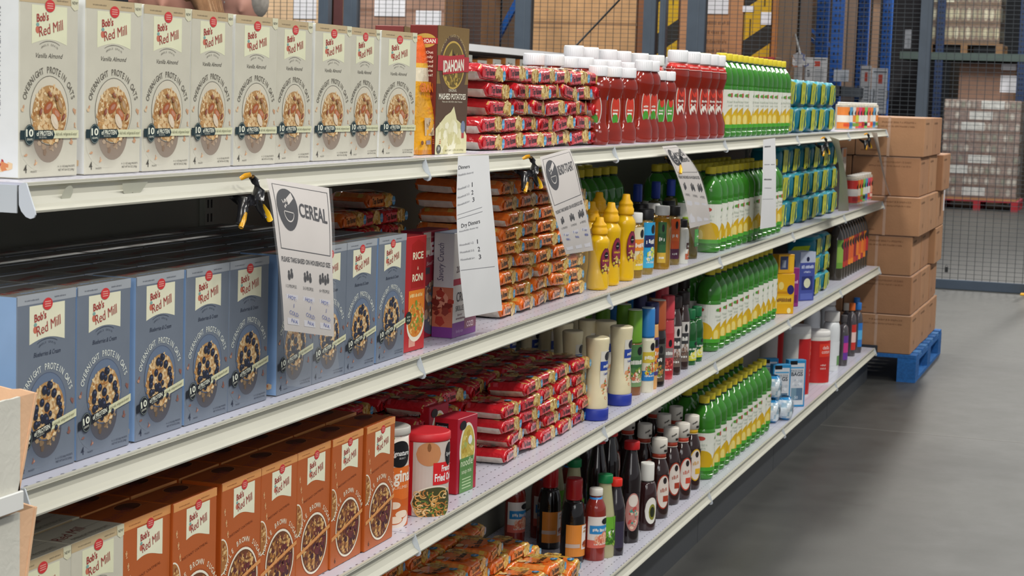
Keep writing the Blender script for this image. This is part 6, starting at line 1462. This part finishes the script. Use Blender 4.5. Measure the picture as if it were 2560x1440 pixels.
# ================================================================ two shoppers behind the shelves
def ellip(m, c, r, col='#c89a80', seg=20, ring=14, rot=0.0):
    vs = []; fs = []
    for j in range(ring+1):
        a = PI*j/ring
        for i in range(seg):
            t = 2*PI*i/seg; x = r[0]*sin(a)*cos(t); y = r[1]*sin(a)*sin(t); z = r[2]*cos(a)
            vs.append((c[0]+x*cos(rot)-y*sin(rot), c[1]+x*sin(rot)+y*cos(rot), c[2]+z))
    for j in range(ring):
        for i in range(seg): fs.append((j*seg+i, j*seg+(i+1) % seg, (j+1)*seg+(i+1) % seg, (j+1)*seg+i))
    m.add(vs, fs, col, True)
def person(label, loc, rz, H, skin, hair, shirt, trousers, long_hair):
    """standing figure facing local +x; H is the height; limbs, trunk and head fused into one skin"""
    k = H/1.75; o = thing('person', label, 'person', loc, rz); P = lambda *p: tuple(q*k for q in p)
    b = MB(); c = C(skin)
    def limb(pts, rr): b.tube([P(*p) for p in pts], [r*k for r in rr], c, 12)
    ellip(b, P(0,0,1.3), P(.105,.17,.2), c); ellip(b, P(0,0,1.08), P(.1,.14,.2), c); ellip(b, P(-.01,0,.93), P(.115,.165,.13), c)
    limb([(0,0,1.38),(.0,0,1.47),(.012,0,1.55)], (.075,.056,.055))
    ellip(b, P(.0,0,1.655), P(.094,.073,.098), c); ellip(b, P(.035,0,1.595), P(.06,.055,.06), c); ellip(b, P(.058,0,1.565), P(.034,.034,.026), c)
    b.tube([P(.088,0,1.665), P(.104,0,1.64), P(.115,0,1.622)], [.009*k,.012*k,.013*k], c, 8); ellip(b, P(.09,0,1.592), P(.012,.022,.01), c, 10, 8)
    for s in (-1, 1):
        ellip(b, P(-.005,s*.074,1.638), P(.019,.008,.031), c, 12, 10); ellip(b, P(-.004,s*.079,1.618), P(.01,.006,.011), c, 10, 8)
        limb([(0,s*.15,1.41),(0,s*.2,1.36),(-.01,s*.235,1.22),(-.015,s*.25,1.1)], (.05,.056,.048,.042)); limb([(-.015,s*.25,1.1),(.03,s*.25,.98),(.06,s*.245,.86)], (.042,.036,.026))
        ellip(b, P(.07,s*.243,.80), P(.042,.018,.05), c, 12, 10)
        for f, dx in enumerate((-.03,-.01,.01,.03)): b.tube([P(.07+dx,s*.243,.765), P(.075+dx,s*.238,.73+.006*abs(f-1)), P(.073+dx,s*.23,.7+.008*abs(f-1))], [.009*k,.0085*k,.0075*k], c, 6)
        b.tube([P(.1,s*.24,.82), P(.118,s*.232,.79), P(.12,s*.226,.765)], [.011*k,.01*k,.009*k], c, 6)
        limb([(-.005,s*.09,.93),(0,s*.095,.7),(.008,s*.095,.5)], (.088,.072,.055)); limb([(.008,s*.095,.5),(-.02,s*.095,.3),(-.02,s*.095,.08)], (.056,.052,.036))
        ellip(b, P(.04,s*.1,.035), P(.125,.045,.035), c, 14, 10)
    bo = b.build('body', M_SKIN, o); md = bo.modifiers.new('fuse', 'REMESH'); md.mode = 'VOXEL'; md.voxel_size = .009*k; md.use_smooth_shade = True
    sm = bo.modifiers.new('smooth', 'SMOOTH'); sm.iterations = 3
    sk = mat('skin_tone', .5, noise=.1, nscale=18, solid=skin); bo.data.materials.clear(); bo.data.materials.append(sk)
    h = MB(); hc = C(hair)
    if long_hair:
        for i in range(90):      # locks from the crown sweeping back behind the ear
            a = -1.25+2.5*i/89; q = RND.uniform(-.01, .01)
            h.tube([P(.05*cos(a*.6), .05*sin(a), 1.755+q*.3), P(-.03, .083*sin(a)*1.04, 1.72+q), P(-.085-.02*cos(a), .085*sin(a)*.95, 1.65+q), P(-.125-.02*cos(a*1.1), .075*sin(a)+q, 1.57), P(-.115+q, .07*sin(a)+q, 1.46)], [.009*k,.015*k,.016*k,.013*k,.005*k], mixc(hair, '#d8b890' if i % 3 == 0 else '#4a3424', RND.random()*.35), 6)
        ellip(h, P(-.02,0,1.685), P(.088,.08,.088), hc)
    else:
        ellip(h, P(-.018,0,1.705), P(.086,.077,.066), hc); ellip(h, P(-.058,0,1.66), P(.045,.064,.07), hc)
        for i in range(60):
            t = RND.uniform(0, 2*PI); z = RND.uniform(-.3, .9); r = math.sqrt(1-z*z); x, y = r*cos(t), r*sin(t)
            if x > .2 or z < .1: continue
            h.tube([P(-.02+x*.086, y*.078, 1.685+z*.08), P(-.03+x*.096, y*.084, 1.665+z*.08)], [.008*k,.004*k], mixc(hair, '#e0e0e0', RND.random()*.3), 5)
    h.build('hair', M_CLOTH, o)
    e = MB()
    for s in (-1, 1): ellip(e, P(.074,s*.03,1.652), P(.009,.011,.008), '#e8e6e2', 12, 8); ellip(e, P(.0805,s*.031,1.652), P(.0035,.005,.005), '#3a2c22', 8, 6)
    e.build('eyes', M_SAUCE, o)
    s_ = MB(); sc = C(shirt)
    ellip(s_, P(0,0,1.3), P(.12,.185,.21), sc); ellip(s_, P(0,0,1.1), P(.115,.158,.2), sc); s_.tube([P(0,0,1.4), P(0,0,1.48)], [.1*k,.066*k], sc, 16)
    for s in (-1, 1): s_.tube([P(0,s*.13,1.42), P(0,s*.2,1.375), P(-.01,s*.24,1.22), P(-.013,s*.25,1.13)], [.062*k,.068*k,.06*k,.058*k], sc, 12)
    so = s_.build('shirt', M_CLOTH, o); md = so.modifiers.new('fuse', 'REMESH'); md.mode = 'VOXEL'; md.voxel_size = .012; md.use_smooth_shade = True
    so.data.materials.clear(); so.data.materials.append(mat('shirt_cloth', .9, noise=.15, nscale=50, solid=shirt))
    t = MB(); tc = C(trousers); ellip(t, P(-.01,0,.94), P(.125,.175,.13), tc)
    for s in (-1, 1): t.tube([P(-.005,s*.09,.93), P(0,s*.095,.7), P(.006,s*.095,.5), P(-.018,s*.095,.3), P(-.018,s*.095,.09)], [.097*k,.082*k,.066*k,.062*k,.056*k], tc, 14)
    to = t.build('trousers', M_CLOTH, o); md = to.modifiers.new('fuse', 'REMESH'); md.mode = 'VOXEL'; md.voxel_size = .014; md.use_smooth_shade = True
    to.data.materials.clear(); to.data.materials.append(mat('trouser_cloth', .9, noise=.15, nscale=50, solid=trousers))
    f = MB()
    for s in (-1, 1): ellip(f, P(.045,s*.1,.045), P(.14,.052,.045), '#26262a', 16, 10)
    f.build('shoes', M_MATTE, o)
    return o
p = at(428, 6, 0, 2.4); person('person with brown hair behind the cream boxes, left of the grey haired one', (p.x, p.y, 0), 1.72, p.z/1.63*1.75, '#c9917c', '#8a6546', '#5a6a80', '#3a4250', True)
p = at(612, 18, 0, 5.6); person('person with short grey hair behind the cream cereal boxes, right of the brown haired one', (p.x, p.y, 0), 1.75, p.z/1.635*1.75, '#cc9684', '#9a948c', '#7a7f86', '#30343c', False)

# ================================================================ light, camera
w = bpy.data.worlds.new('world'); scn.world = w; w.use_nodes = True
w.node_tree.nodes['Background'].inputs['Color'].default_value = (.92, .95, 1.0, 1); w.node_tree.nodes['Background'].inputs['Strength'].default_value = .37
def area(name, loc, sx, sy, power, col=(1,.97,.9), rot=(0,0,0)):
    l = bpy.data.lights.new(name, 'AREA'); l.shape = 'RECTANGLE'; l.size = sx; l.size_y = sy; l.energy = power; l.color = col
    o = bpy.data.objects.new(name, l); COL.objects.link(o); o.location = loc; o.rotation_euler = rot; return o
for i, x in enumerate((-1.5, 2.5, 6.5, 10.5)):
    area('aisle_light', (x, -2.3, 4.6), 2.4, .35, 120)
for i, x in enumerate((1.0, 6.0)): area('back_light', (x, .9, 5.0), 2.4, .35, 110)
for x, y in ((10.6, 3.6), (10.6, 6.2), (20, 0.5), (22, -1.5)): area('warehouse_light', (x, y, 6.0), 2.4, .5, 330)
area('aisle_fill', (-3.2, -3.2, 2.6), 2.2, 1.6, 35, (1,.98,.95), (math.radians(62), 0, math.radians(-48)))
area('left_cool_fill', (-4.6, -.6, 3.4), 2.2, 1.6, 110, (.93,.97,1.0), (math.radians(58), 0, math.radians(-86)))  # added cool fill from the left for the near side faces, source unseen
cam = bpy.data.cameras.new('camera'); co = bpy.data.objects.new('camera', cam); COL.objects.link(co)
cam.sensor_width = 36; cam.lens = FOC*36/2560; cam.clip_end = 200; cam.clip_start = .05
Rm = Matrix((AX[0], AX[1], -AX[2])).transposed().to_4x4(); co.matrix_world = Matrix.Translation(CAM) @ Rm
cam.dof.use_dof = True; cam.dof.focus_distance = 3.1; cam.dof.aperture_fstop = 22
scn.camera = co
scn.view_settings.view_transform = 'Standard'; scn.view_settings.look = 'None'; scn.view_settings.exposure = 0
